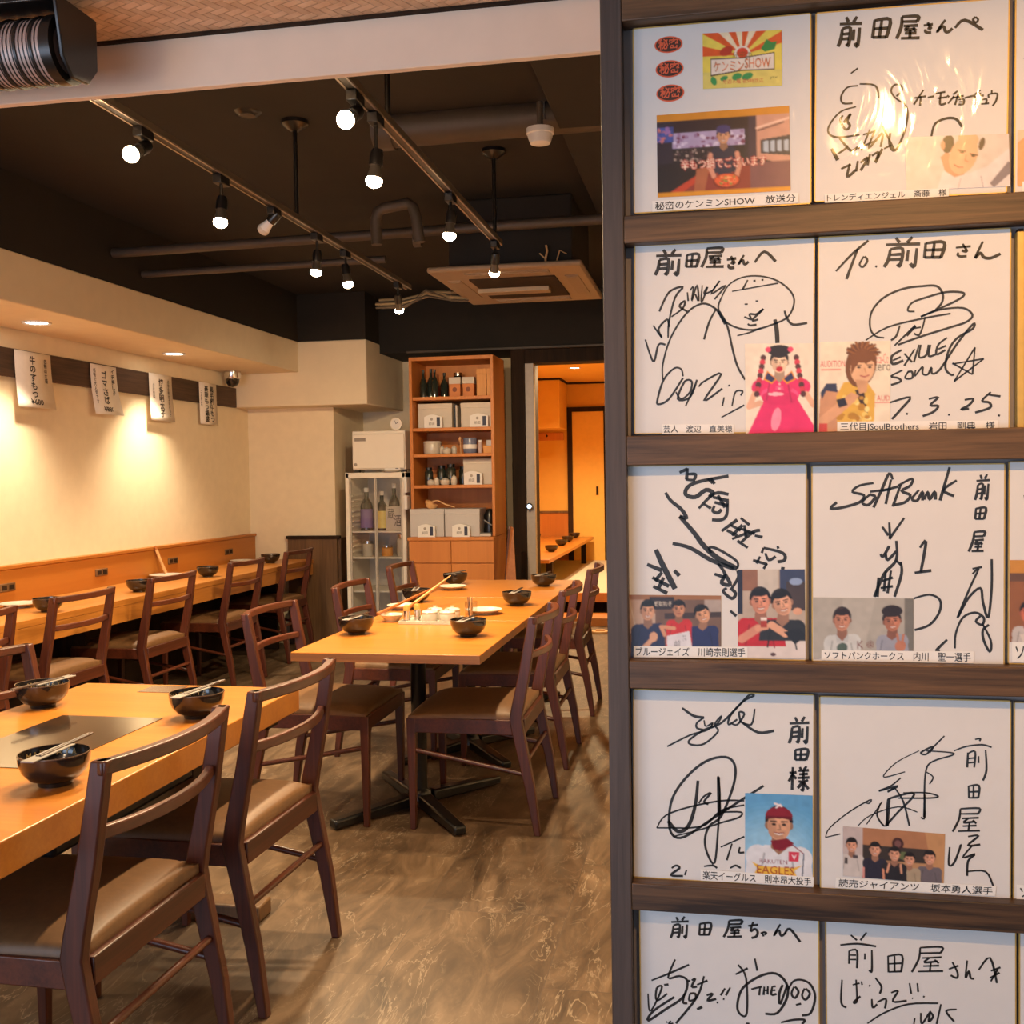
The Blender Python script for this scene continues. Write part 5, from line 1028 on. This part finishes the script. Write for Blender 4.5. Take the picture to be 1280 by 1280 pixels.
    def text(s, txt, x0, y0, x1, y1, c):
        vs, fs = glyphs(txt); ax = min(v[0] for v in vs); bx = max(v[0] for v in vs); ay = min(v[1] for v in vs); by = max(v[1] for v in vs)
        q = [(x0 + (v[0] - ax) / (bx - ax) * (x1 - x0), y1 - (v[1] - ay) / (by - ay) * (y1 - y0)) for v in vs]
        for f in fs: s.p([q[k] for k in f], c)
    def mesh(s, name, quad, y, parent):
        rs = np.random.RandomState(len(name) + s.w); g = rs.normal(1, .05, (s.h // 5 + 2, s.w // 5 + 2)); g = np.kron(g, np.ones((5 * s.ss, 5 * s.ss)))[:s.h * s.ss, :s.w * s.ss]
        for _ in range(3): g = (g + np.roll(g, 3, 0) + np.roll(g, -3, 0) + np.roll(g, 3, 1) + np.roll(g, -3, 1)) / 5
        im = s.a.copy(); im[1:-1, 1:-1] = (s.a[1:-1, 1:-1] * 2 + s.a[:-2, 1:-1] + s.a[2:, 1:-1] + s.a[1:-1, :-2] + s.a[1:-1, 2:]) / 6
        im = np.clip(im * g[..., None], 0, 1); a = im.reshape(s.h, s.ss, s.w, s.ss, 3).mean((1, 3)); W, H = s.w, s.h
        u = np.linspace(0, 1, W)[None, :, None]; v = np.linspace(0, 1, H)[:, None, None]; q = [np.array(p, float) for p in quad]
        P = (q[0] * (1 - u) + q[1] * u) * (1 - v) + (q[2] * (1 - u) + q[3] * u) * v
        co = np.zeros((H, W, 3)); co[..., 0] = P[..., 0]; co[..., 2] = P[..., 1]; co[..., 1] = y
        idx = np.arange(W * H).reshape(H, W)
        fs = np.stack([idx[:-1, :-1], idx[1:, :-1], idx[1:, 1:], idx[:-1, 1:]], -1).reshape(-1, 4)
        me = bpy.data.meshes.new(name); me.from_pydata(co.reshape(-1, 3).tolist(), [], fs.tolist()); me.materials.append(M['photo'])
        at = me.attributes.new('ink', 'FLOAT_COLOR', 'POINT'); at.data.foreach_set('color', np.concatenate([a.reshape(-1, 3), np.ones((W * H, 1))], 1).ravel())
        me.update(); o = bpy.data.objects.new(name, me); COL.objects.link(o); o.parent = parent; return o

INK_DZ = {'j': -.016, 'k': -.0158}
def quad(v): return [(v[2 * k] * 1e-4, v[2 * k + 1] * 1e-4) for k in range(4)]
def qasp(q): return (math.dist(q[0], q[1]) + math.dist(q[2], q[3])) / (math.dist(q[0], q[2]) + math.dist(q[1], q[3]))

def board(key, label, strokes=None, photos=(), caps=(), extra=None, sleeve=True):
    cx, cz, rot, w, h = BOARDS[key]
    t = thing('autograph_board', label, 'autograph board', (cx, YB, cz), 0, 'signed boards on the display rack'); t.rotation_euler = (0, -math.radians(rot), 0)
    hw, hh = w / 2, h / 2
    MB().box(-hw + .0012, hw - .0012, 0, .004, -hh + .0012, hh - .0012).build('card', M['white'], t)
    mb = MB()
    for a in ((-hw, -hw + .0016, -hh, hh), (hw - .0016, hw, -hh, hh), (-hw, hw, -hh, -hh + .0016), (-hw, hw, hh - .0016, hh)): mb.box(a[0], a[1], -.0003, .0043, a[2], a[3])
    mb.build('gold_edge', M['gold'], t)
    if strokes:
        mb = MB()
        for s in strokes.split(';'):
            n = [int(q) for q in s.split()]
            stroke(mb, [(n[i] * 1e-4, n[i + 1] * 1e-4 + INK_DZ.get(key, 0)) for i in range(1, len(n), 2)], n[0] * 1e-4, -.0004)
        mb.build('handwriting', M['ink'], t, smooth=False)
    for pic, q in photos: pic.mesh('photo_print', q, -.0009, t)
    for q, txt in caps:
        c = MB(); c.add([(q[k][0], -.0013, q[k][1]) for k in (0, 1, 3, 2)], [(0, 1, 2, 3)]); c = c.build('caption_strip', M['caption'], t, smooth=False)
        def ip(u, v): return tuple((q[0][k] * (1 - u) + q[1][k] * u) * (1 - v) + (q[2][k] * (1 - u) + q[3][k] * u) * v for k in (0, 1))
        mb = MB(); text_quad(mb, txt, [ip(.02, .14), ip(.98, .14), ip(.02, .9), ip(.98, .9)], -.0016, .008); mb.build('caption_print', M['print'], c, smooth=False)
    if extra: extra(t)
    if sleeve:
        mb = MB(); N = 10; rg = random.Random(key)
        ph = [rg.uniform(0, 6) for _ in range(6)]
        def off(u, v): return -.0034 + .0009 * math.sin(5 * u + ph[0]) * math.sin(4 * v + ph[1]) + .0006 * math.sin(11 * u + 6 * v + ph[2])
        mb.add([((2 * i / N - 1) * (hw + .002), off(i / N, j / N), (2 * j / N - 1) * (hh)) for j in range(N + 1) for i in range(N + 1)],
               [(j * (N + 1) + i, j * (N + 1) + i + 1, (j + 1) * (N + 1) + i + 1, (j + 1) * (N + 1) + i) for j in range(N) for i in range(N)])
        mb.build('clear_sleeve', M['clear'], t, angle=180)
    return t
Q = {k: quad(v) for k, v in QUADS.items()}

# row 1, left: stickers, poster and the television still
def poster():
    P = Pic(qasp(Q['a_poster']), (236, 214, 90)); A = 100 * P.asp; c = (A * .5, 42)
    for k in range(12):
        a0 = PI + PI * k / 12 - .0; a1 = a0 + PI / 12
        if k % 2 == 0: P.p([c, (c[0] + 130 * math.cos(a0), c[1] + 130 * math.sin(a0)), (c[0] + 130 * math.cos(a1), c[1] + 130 * math.sin(a1))], (226, 92, 40))
        elif k in (3, 5, 7): P.p([c, (c[0] + 130 * math.cos(a0), c[1] + 130 * math.sin(a0)), (c[0] + 130 * math.cos(a1), c[1] + 130 * math.sin(a1))], (244, 226, 190))
    P.r(0, 70, A, 100, (222, 206, 110)); P.e(c[0], 38, 14, 12, (238, 226, 210)); P.e(c[0], 38, 10, 9, (214, 66, 40))
    P.e(A * .3, 34, 12, 8, (190, 60, 40), -25); P.p([(A * .73, 32), (A * .8, 16), (A * .87, 22), (A * .93, 20), (A * .9, 34), (A * .78, 38)], (40, 140, 70))
    for x, y, rx, ry in ((.14, 86, 5, 8), (.27, 82, 7, 4), (.43, 80, 9, 6), (.56, 80, 10, 6)): P.e(A * x, y, rx, ry, (48, 150, 84), -20)
    P.p([(A * .1, 46), (A * .5, 46), (A * .9, 39), (A * .9, 70), (A * .5, 70), (A * .1, 78)], (60, 45, 30)); P.p([(A * .11, 48), (A * .5, 48), (A * .89, 41), (A * .89, 68), (A * .5, 68), (A * .11, 75)], (236, 222, 206))
    P.text('ケンミン', A * .14, 51, A * .52, 70, (70, 36, 16)); P.text('SHOW', A * .53, 48, A * .85, 66, (70, 36, 16)); P.text('ケンミン', A * .145, 52, A * .515, 69, (224, 112, 40)); P.text('SHOW', A * .535, 49, A * .845, 65, (224, 112, 40))
    P.text('秘密の', A * .38, 36, A * .62, 48, (96, 84, 36)); P.text('毎週木曜 夜9時放送', A * .25, 84, A * .76, 92, (196, 60, 60)); P.text('ytv', A * .84, 82, A * .93, 87, (60, 80, 50))
    return P
def still():
    P = Pic(qasp(Q['a_photo']), (44, 36, 50), 120); A = 100 * P.asp
    P.r(0, 0, A, 9, (214, 142, 40)); P.r(0, 94, A, 100, (220, 150, 40))
    P.r(A * .13, 9, A * .75, 24, (46, 30, 36)); P.r(A * .12, 24, A * .66, 42, (176, 160, 196)); P.speck(A * .13, 26, A * .66, 42, [(210, 200, 224), (150, 120, 160), (120, 60, 90)], 50, 2.6)
    P.r(A * .12, 42, A * .66, 62, (40, 34, 40)); P.speck(A * .13, 44, A * .42, 58, [(90, 70, 76), (180, 160, 150), (60, 44, 48)], 60, 1.6)
    P.r(0, 16, A * .13, 34, (60, 76, 140)); P.speck(0, 17, A * .12, 32, [(150, 110, 170), (70, 90, 170), (200, 120, 120)], 26, 3)
    P.p([(A * .74, 9), (A, 9), (A, 70), (A * .74, 58)], (206, 152, 132)); P.r(A * .69, 9, A * .75, 66, (58, 44, 66)); P.p([(A * .78, 38), (A, 34), (A, 58), (A * .78, 54)], (46, 50, 66))
    for k in range(4): P.p([(A * (.80 + .05 * k), 40), (A * (.835 + .05 * k), 39.5), (A * (.835 + .05 * k), 53), (A * (.80 + .05 * k), 52)], (176, 190, 206))
    P.l([(A * .75, 24), (A, 14)], 2.4, (240, 200, 180)); P.l([(A * .76, 27), (A * .95, 19)], 1.5, (70, 50, 60))
    P.p([(0, 60), (A * .42, 58), (A * .36, 94), (0, 94)], (30, 24, 30)); P.p([(A * .42, 70), (A * .72, 66), (A, 80), (A, 94), (A * .2, 94)], (140, 56, 48)); P.p([(A * .1, 94), (A * .4, 66), (A * .42, 70), (A * .2, 94)], (196, 70, 46))
    P.r(A * .7, 64, A, 94, (120, 76, 84)); P.p([(A * .3, 68), (A * .4, 66), (A * .36, 94), (A * .28, 94)], (170, 100, 70))
    P.person(A * .505, 30, 9.5, (40, 42, 66), bottom=72, sh=1.55, hair=(40, 30, 50), smile=True)
    P.e(A * .505, 22.5, 8.4, 5, (64, 56, 110)); P.r(A * .46, 60, A * .56, 76, (46, 44, 70))
    P.l([(A * .405, 52), (A * .40, 66), (A * .43, 78)], 5.4, (214, 150, 126)); P.l([(A * .605, 52), (A * .62, 66), (A * .60, 78)], 5.4, (214, 150, 126))
    P.e(A * .525, 84, 16, 9, (120, 40, 30)); P.e(A * .525, 83, 14, 7.5, (224, 96, 56)); P.speck(A * .46, 79, A * .59, 88, [(240, 170, 110), (190, 60, 40), (120, 140, 60)], 40, 1.4)
    for dx, dy in ((-.9, 0), (.9, 0), (0, .9), (0, -.9)): P.text('辛もつ鍋でございます', A * .185 + dx, 56 + dy, A * .82 + dx, 68 + dy, (190, 40, 40))
    P.text('辛もつ鍋でございます', A * .185, 56, A * .82, 68, (250, 236, 214)); return P
def stickers(t):
    for k in ('a_s1', 'a_s2', 'a_s3'):
        q = Q[k]; cx = (q[0][0] + q[1][0]) / 2; cz = (q[0][1] + q[2][1]) / 2; rx = (q[1][0] - q[0][0]) / 2; ry = (q[0][1] - q[2][1]) / 2
        s = MB().disc((cx, cz), rx, ry, 30, -.0006).build('oval_sticker', mat('red_orange_ink', (.75, .12, .045), .5), t, smooth=False)
        MB().disc((cx, cz), rx * .9, ry * .84, 30, -.0008).build('dark_oval', mat('dark_brown_ink', (.05, .015, .01), .5), s, smooth=False)
        mb = MB(); text_quad(mb, '秘密', rectq(cx - rx * .72, cz + ry * .62, cx + rx * .72, cz - ry * .58), -.001, .02); mb.build('sticker_print', bpy.data.materials['red_orange_ink'], s, smooth=False)
board('a', 'signed-board sleeve with television poster, three red oval stickers and a kitchen still', None, [(poster(), Q['a_poster']), (still(), Q['a_photo'])], [(Q['a_cap'], '秘密のケンミンSHOW　放送分')], stickers)

P = Pic(qasp(Q['b_photo']), (206, 196, 192)); A = 100 * P.asp
P.p([(A * .30, 100), (A * .36, 66), (A * .6, 72), (A * .78, 60), (A, 26), (A, 100)], (214, 206, 210)); P.p([(A * .8, 92), (A * .98, 52), (A, 56), (A, 74), (A * .84, 100)], (120, 112, 126)); P.l([(A * .74, 100), (A * .72, 78)], 1.5, (150, 142, 156)); P.l([(A * .5, 100), (A * .53, 80)], 1.5, (170, 160, 170))
P.p([(A * .34, 40), (A * .40, 30), (A * .58, 60), (A * .56, 74), (A * .47, 78), (A * .38, 66)], (200, 142, 112)); P.e(A * .415, 16, 11, 17, (40, 32, 30), 10)
P.e(A * .56, 38, 24, 36, (226, 170, 136), 22); P.e(A * .61, 8, 19, 14, (226, 170, 136), 20); P.e(A * .395, 16, 7, 13, (40, 32, 30), 10); P.e(A * .735, 18, 5, 12, (60, 44, 38), 16); P.e(A * .365, 18, 4, 8, (206, 146, 116))
P.l([(A * .51, 28), (A * .58, 31)], 2.6, (50, 34, 28)); P.l([(A * .625, 36), (A * .69, 39)], 2.6, (50, 34, 28)); P.e(A * .545, 32.5, 4, 2, (36, 24, 22), 10); P.e(A * .65, 40, 4, 2, (36, 24, 22), 12); P.l([(A * .585, 38), (A * .572, 48), (A * .6, 50)], 1.6, (176, 118, 92)); P.l([(A * .47, 55), (A * .51, 60), (A * .55, 60)], 2.2, (150, 84, 70))
board('b', 'signed board with curly-topped sketch and photo of a balding person tilting the head', STROKES['b'], [(P, Q['b_photo'])], [(Q['b_cap'], 'トレンディエンジェル　斎藤　様')])

P = Pic(qasp(Q['c_photo']), (240, 226, 208)); A = 100 * P.asp
P.p([(A * .04, 100), (A * .28, 62), (A * .2, 46), (A * .32, 36), (A * .7, 36), (A * .84, 46), (A * .76, 62), (A, 92), (A, 100)], (232, 44, 110)); P.e(A * .22, 49, 9, 9, (232, 44, 110)); P.e(A * .82, 48, 9, 9, (232, 44, 110))
P.e(A * .5, 57, 20, 10, (240, 84, 140)); P.e(A * .5, 60, 19, 8.5, (222, 40, 104)); P.e(A * .45, 84, 5, 13, (250, 150, 180), 10); P.e(A * .44, 56, 9, 2, (252, 190, 206))
P.l([(A * .14, 56), (A * .06, 70), (A * .22, 66)], 6, (232, 180, 150)); P.l([(A * .88, 56), (A * .98, 68)], 6, (232, 180, 150))
for x, s_ in ((.27, -1), (.74, 1)):
    for k in range(9): P.e(A * x + s_ * k * .9, 16 + k * 5, 3, 3.4, (214, 60, 80) if k % 2 else (90, 50, 50))
P.person(A * .5, 21, 11.5, (232, 44, 110), skin=(244, 206, 176), hair=(34, 26, 32), bottom=38, sh=1.2, smile=True)
P.e(A * .5, 8, 13, 6, (34, 26, 32)); P.e(A * .5, 28.5, 3.6, 3, (190, 30, 50)); P.e(A * .34, 7, 3, 3, (230, 70, 110)); P.e(A * .66, 7, 3, 3, (230, 70, 110))
for q_ in (-1, 1): P.p([(A * .5 + q_ * 3, 40), (A * .5 + q_ * 13, 30), (A * .5 + q_ * 17, 40), (A * .5 + q_ * 8, 45)], (236, 150, 40)); P.p([(A * .5 + q_ * 4.5, 39.5), (A * .5 + q_ * 12.5, 32), (A * .5 + q_ * 15.5, 39), (A * .5 + q_ * 8, 43)], (50, 54, 96))
P.e(A * .5, 45, 1.2, 1.2, (250, 190, 200)); P.e(A * .5, 50, 1.2, 1.2, (250, 190, 200))
board('c', 'signed board with round face sketch and photo of a person in a bright pink dress', STROKES['c'], [(P, Q['c_photo'])], [(Q['c_cap'], '芸人　渡辺　直美様')])

P = Pic(qasp(Q['d_photo']), (240, 226, 204)); A = 100 * P.asp
P.text('AUDITION', 1, 21, A * .36, 28, (214, 56, 60)); P.l([(2, 31), (A * .3, 31)], 1, (226, 120, 110)); P.text('zero', A * .75, 26, A * .99, 33, (60, 50, 46)); P.text('Coca-Cola', A * .74, 14, A, 25, (222, 100, 90)); P.text('AUDI', A * .8, 60, A, 66, (214, 56, 60)); P.l([(A * .78, 68), (A, 68)], 1, (226, 120, 110))
P.p([(0, 82), (A * .02, 58), (A * .16, 48), (A * .3, 56), (A * .28, 100), (0, 100)], (206, 150, 112)); P.p([(A * .02, 56), (A * .1, 46), (A * .24, 46), (A * .26, 56), (A * .1, 54), (A * .04, 64)], (50, 56, 84))
P.p([(A * .26, 100), (A * .24, 60), (A * .34, 45), (A * .66, 44), (A * .78, 58), (A * .76, 100)], (226, 178, 70)); P.p([(A * .5, 54), (A * .62, 52), (A * .68, 80), (A * .6, 74)], (60, 36, 30)); P.speck(A * .28, 60, A * .7, 98, [(240, 206, 110), (190, 136, 40), (250, 226, 150)], 26, 4)
P.e(A * .58, 26, 16, 25, (120, 72, 34), 8); P.e(A * .6, 30, 12.5, 17, (230, 182, 142), 6); P.p([(A * .5, 42), (A * .68, 44), (A * .66, 56), (A * .56, 58)], (214, 162, 122))
P.e(A * .6, 13, 15, 11, (128, 76, 36), 4)
for k in range(16):
    an = PI * (1.02 + .96 * k / 15); P.l([(A * .6 + 9 * math.cos(an), 15 + 8 * math.sin(an)), (A * .6 + (16 + k % 3) * math.cos(an + .1), 15 + (13 + k % 2 * 2) * math.sin(an + .1))], 2.6, (150, 92, 44) if k % 2 else (108, 62, 30))
P.p([(A * .44, 14), (A * .76, 12), (A * .78, 26), (A * .71, 20), (A * .65, 26), (A * .58, 20), (A * .5, 29), (A * .44, 38)], (128, 76, 36))
for x in (.55, .7): P.e(A * x, 29, 2, 1.1, (40, 26, 22)); P.l([(A * x - 2.6, 26.6), (A * x + 2.6, 26.2)], 1, (90, 56, 34))
P.l([(A * .57, 38), (A * .63, 39.5), (A * .69, 37.5)], 1.4, (180, 90, 80)); P.l([(A * .63, 30), (A * .65, 35)], 1, (196, 140, 104))
P.p([(0, 84), (A * .22, 70), (A * .45, 56), (A * .56, 60), (A * .5, 66), (A * .3, 80), (A * .02, 96)], (222, 166, 126)); P.p([(A * .24, 64), (A * .36, 62), (A * .4, 70), (A * .28, 73)], (40, 34, 50)); P.r(0, 90, A * .12, 100, (206, 70, 60))
board('d', 'signed board with looping signature, star and photo of a person in a yellow vest', STROKES['d'], [(P, Q['d_photo'])], [(Q['d_cap'], '三代目JSoulBrothers　岩田　剛典　様')])

P = Pic(qasp(Q['e_photo1']), (120, 92, 76)); A = 100 * P.asp
P.r(0, 0, A, 8, (160, 110, 70)); P.r(0, 8, A * .3, 60, (196, 164, 140)); P.r(A * .24, 4, A * .5, 24, (56, 44, 46)); P.text('綱取物語', A * .29, 11, A * .47, 19, (214, 200, 180)); P.r(A * .82, 8, A, 40, (176, 160, 150)); P.r(A * .4, 30, A, 40, (70, 54, 50)); P.l([(2, 4), (A * .1, 60)], 2, (210, 190, 170))
P.person(A * .22, 26, 15, (44, 48, 82), bottom=100, sh=1.95); P.person(A * .80, 34, 15, (44, 50, 96), tilt=-22, bottom=100, sh=1.8, skin=(220, 162, 124)); P.person(A * .55, 24, 13, (206, 48, 46), bottom=100, sh=1.7, skin=(206, 144, 108), smile=False)
P.e(A * .28, 68, 7, 8, (222, 166, 130)); P.l([(A * .18, 84), (A * .28, 70)], 8, (222, 166, 130)); P.l([(A * .4, 66), (A * .36, 52), (A * .5, 56)], 6, (214, 152, 116)); P.p([(A * .42, 68), (A * .66, 62), (A * .7, 100), (A * .43, 100)], (226, 222, 226)); P.text('前', A * .5, 76, A * .57, 90, (50, 50, 54)); P.text('さん', A * .59, 68, A * .63, 78, (90, 90, 96))
P2 = Pic(qasp(Q['e_photo2']), (190, 172, 156)); A2 = 100 * P2.asp
P2.r(0, 0, A2 * .08, 50, (40, 40, 58)); P2.r(A2 * .08, 0, A2 * .3, 24, (150, 106, 84)); P2.r(A2 * .3, 0, A2 * .6, 40, (206, 196, 184)); P2.r(A2 * .62, 0, A2, 46, (62, 70, 100)); P2.r(A2 * .72, 14, A2, 46, (74, 60, 58)); P2.e(A2 * .86, 14, 7, 4, (150, 170, 206)); P2.r(0, 74, A2, 100, (224, 212, 206))
P2.person(A2 * .34, 36, 13.5, (196, 38, 46), bottom=84, sh=2.0, tilt=-4, skin=(222, 150, 122)); P2.person(A2 * .66, 38, 13.5, (44, 42, 44), bottom=78, sh=1.9, tilt=-14, skin=(226, 168, 136))
P2.l([(A2 * .06, 78), (A2 * .3, 66)], 9, (216, 146, 120)); P2.l([(A2 * .3, 66), (A2 * .42, 64)], 7, (226, 160, 130)); P2.l([(A2 * .7, 72), (A2 * .5, 62)], 8, (226, 168, 136)); P2.r(A2 * .34, 54, A2 * .43, 65, (176, 60, 44)); P2.r(A2 * .34, 54, A2 * .43, 57, (240, 226, 216)); P2.e(A2 * .88, 47, 5, 4, (226, 168, 136)); P2.p([(A2 * .68, 70), (A2 * .9, 66), (A2, 74), (A2 * .84, 84)], (34, 32, 36)); P2.e(A2 * .52, 95, 3, 2, (90, 60, 60))
board('e', 'signed board with thick slanted brush marks and two photos of people', STROKES['e'], [(P, Q['e_photo1']), (P2, Q['e_photo2'])], [(Q['e_cap'], 'ブルージェイズ　川崎宗則選手')])

P = Pic(qasp(Q['g_photo']), (176, 170, 160)); A = 100 * P.asp
P.r(A * .9, 0, A, 100, (120, 116, 108)); P.p([(A * .3, 0), (A * .62, 0), (A * .5, 100), (A * .3, 100)], (184, 178, 168))
P.person(A * .29, 38, 18, (206, 208, 206), collar=(190, 192, 192), sh=1.75, skin=(206, 142, 112), hair=(44, 26, 20)); P.person(A * .78, 42, 18, (156, 158, 172), tilt=-6, sh=1.5, skin=(190, 122, 92), hair=(46, 28, 22)); P.e(A * .78, 24, 17, 11, (46, 28, 22))
P.e(A * .86, 88, 9, 10, (190, 122, 92)); P.l([(A * .84, 80), (A * .83, 66)], 4, (190, 122, 92)); P.l([(A * .88, 80), (A * .89, 68)], 4, (190, 122, 92)); P.text('K', A * .44, 74, A * .5, 88, (120, 56, 46)); P.text('@', A * .53, 75, A * .6, 88, (120, 56, 46)); P.e(A * .29, 84, 9, 8, (80, 96, 84))
board('g', 'signed board with large figure one and photo of two people before a grey wall', STROKES['g'], [(P, Q['g_photo'])], [(Q['g_cap'], 'ソフトバンクホークス　内川　聖一選手')])

P = Pic(qasp(Q['h_photo']), (96, 160, 206)); A = 100 * P.asp
for k in range(8): P.e(A * .4, 70, 70 - k * 5, 60 - k * 5, (100 + k * 7, 164 + k * 5, 208 + k * 3))
P.person(A * .5, 38, 19, (226, 226, 230), skin=(216, 160, 126), cap=(140, 28, 44), sh=2.1, bottom=100); P.p([(A * .38, 58), (A * .62, 54), (A * .72, 60), (A * .56, 70), (A * .42, 68)], (130, 26, 42)); P.l([(A * .5, 70), (A * .7, 62), (A * .86, 72)], 1.2, (150, 40, 54)); P.l([(A * .86, 72), (A * .84, 100)], 1.5, (90, 100, 120))
P.l([(A * .44, 12), (A * .54, 15)], 2.4, (240, 220, 220)); P.l([(A * .46, 17), (A * .52, 13)], 2, (240, 220, 220)); P.text('RAKUTEN', A * .22, 81, A * .62, 86, (140, 60, 80)); P.p([(A * .64, 70), (A * .8, 70), (A * .78, 82), (A * .64, 82)], (214, 60, 84)); P.p([(A * .68, 73), (A * .72, 76), (A * .76, 73), (A * .72, 80)], (250, 226, 230))
P.p([(A * .1, 85), (A * .24, 90), (A * .7, 90), (A * .84, 86), (A * .72, 94), (A * .76, 100), (A * .14, 100), (A * .18, 93)], (240, 190, 70)); P.text('EAGLES', A * .18, 89, A * .72, 99, (160, 30, 30))
board('h', 'signed board with photo of a baseball player in a dark red cap, blue background', STROKES['h'], [(P, Q['h_photo'])], [(Q['h_cap'], '楽天イーグルス　則本昂大投手')])

P = Pic(qasp(Q['i_photo']), (186, 140, 100), 120); A = 100 * P.asp
P.r(0, 0, A * .2, 100, (196, 180, 176)); P.r(A * .2, 34, A * .9, 62, (60, 50, 44)); P.r(A * .2, 0, A, 34, (176, 122, 86)); P.p([(A * .8, 0), (A, 0), (A, 100), (A * .9, 100)], (196, 146, 100)); P.e(A * .54, 27, 11, 12, (70, 36, 34)); P.e(A * .54, 27, 6, 7, (120, 80, 76)); P.e(A * .6, 50, 10, 8, (100, 110, 70))
for x, y, sc, rr in ((.09, 37, (206, 196, 190), 13), (.32, 42, (44, 40, 56), 13), (.73, 0, None, 0), (.85, 50, (110, 100, 106), 13), (.655, 56, (176, 156, 130), 12), (.51, 48, (40, 36, 40), 13)):
    if sc: P.person(A * x, y, rr, sc, sh=1.85, bottom=100, skin=(222, 160, 130))
P.r(A * .02, 62, A * .05, 74, (70, 60, 60)); P.r(A * .1, 56, A * .15, 62, (80, 70, 76)); P.l([(A * .44, 84), (A * .46, 68)], 4, (222, 160, 130)); P.l([(A * .58, 84), (A * .57, 68)], 4, (222, 160, 130)); P.l([(A * .21, 80), (A * .21, 100)], 4, (222, 150, 140)); P.l([(A * .4, 80), (A * .41, 100)], 4, (222, 150, 120))
board('i', 'signed board with thin looping pen lines and photo of five people in a row', STROKES['i'], [(P, Q['i_photo'])], [(Q['i_cap'], '読売ジャイアンツ　坂本勇人選手')])
board('j', 'signed board at the bottom with two large letter O drawn like eyes', STROKES['j'])
board('k', 'signed board at the bottom with thin marker lines, beside the one with letter eyes', STROKES['k'])

# partly visible third column
P = Pic(1.0, (216, 196, 170)); P.e(40, 60, 50, 60, (226, 160, 110)); P.e(60, 10, 40, 24, (70, 50, 40))
board('l', 'signed board cut by the right picture edge, in the top row beside the tilting-head photo', '90 -1080 440 -960 600 -800 900;90 -900 500 -500 700 -200 500 100 700', [(P, rectq(-.118, -.045, .0, -.118))], [(rectq(-.112, -.112, .05, -.126), '女優　様より')])
P = Pic(1.3, (150, 92, 50)); A = 130; P.r(0, 0, A, 16, (206, 140, 50)); P.r(0, 16, A, 26, (110, 74, 50)); P.r(20, 26, A, 70, (216, 150, 70)); P.person(22, 64, 12, (200, 190, 186), bottom=100, sh=1.6, skin=(226, 120, 84), smile=False); P.p([(12, 90), (A, 80), (A, 100), (16, 100)], (224, 210, 200)); P.person(80, 56, 14, (60, 50, 56), bottom=92)
board('m', 'signed board cut by the right picture edge, with an orange-toned photo in the third row', '100 -1040 850 -980 860;100 -900 900 -500 700 -300 900 100 600', [(P, rectq(-.121, .004, .02, -.105))], [(rectq(-.118, -.105, .08, -.132), 'ソフトバンクホークス　選手')])
board('n', 'plain signed board cut by the right picture edge, beside the five-person photo', '90 -900 500 -600 700 -200 300 100 600', (), [(rectq(-.119, -.112, .08, -.132), 'ソフトバンクホークス　投手')])
board('o', 'blank board edge cut by the right picture edge, beside the board with star signature', '90 -700 500 -400 800 0 300 300 500')
board('p', 'board edge cut by the right picture edge in the bottom row', '90 -700 500 -400 800 0 300 300 500')
t = thing('gold_batten', 'narrow gold upright batten between two boards right of the star signature', 'batten', (.3975, 1.5, 1.394))
MB().box(-.0045, .0045, -.004, .010, 0, .256).build('batten_strip', M['gold'], t, bevel=.001)
MB().box(-.003, .003, -.004, .010, .256, .2595).build('end_piece', M['darkframe'], t)
add_light('SPOT', 'panel_spot', (.42, .28, 2.19), PANEL_E, (1, .53, .17), (Vector((-.03, 1.22, -.86)).to_track_quat('-Z', 'Y').to_euler()), None, spot_size=1.05, spot_blend=.85, shadow_soft_size=.02)
t = thing('ceiling_downlight', 'recessed lamp in the woven ceiling above the signed boards', 'ceiling light', (.42, .28, 2.234))
MB().lathe([(.045, 0), (.06, 0), (.058, -.006), (.045, -.002)], 24).build('rim', M['white'], t)
MB().cyl((0, 0, 0), .045, -.002, .0, 24).build('lamp_face', M['bulb2'], t)
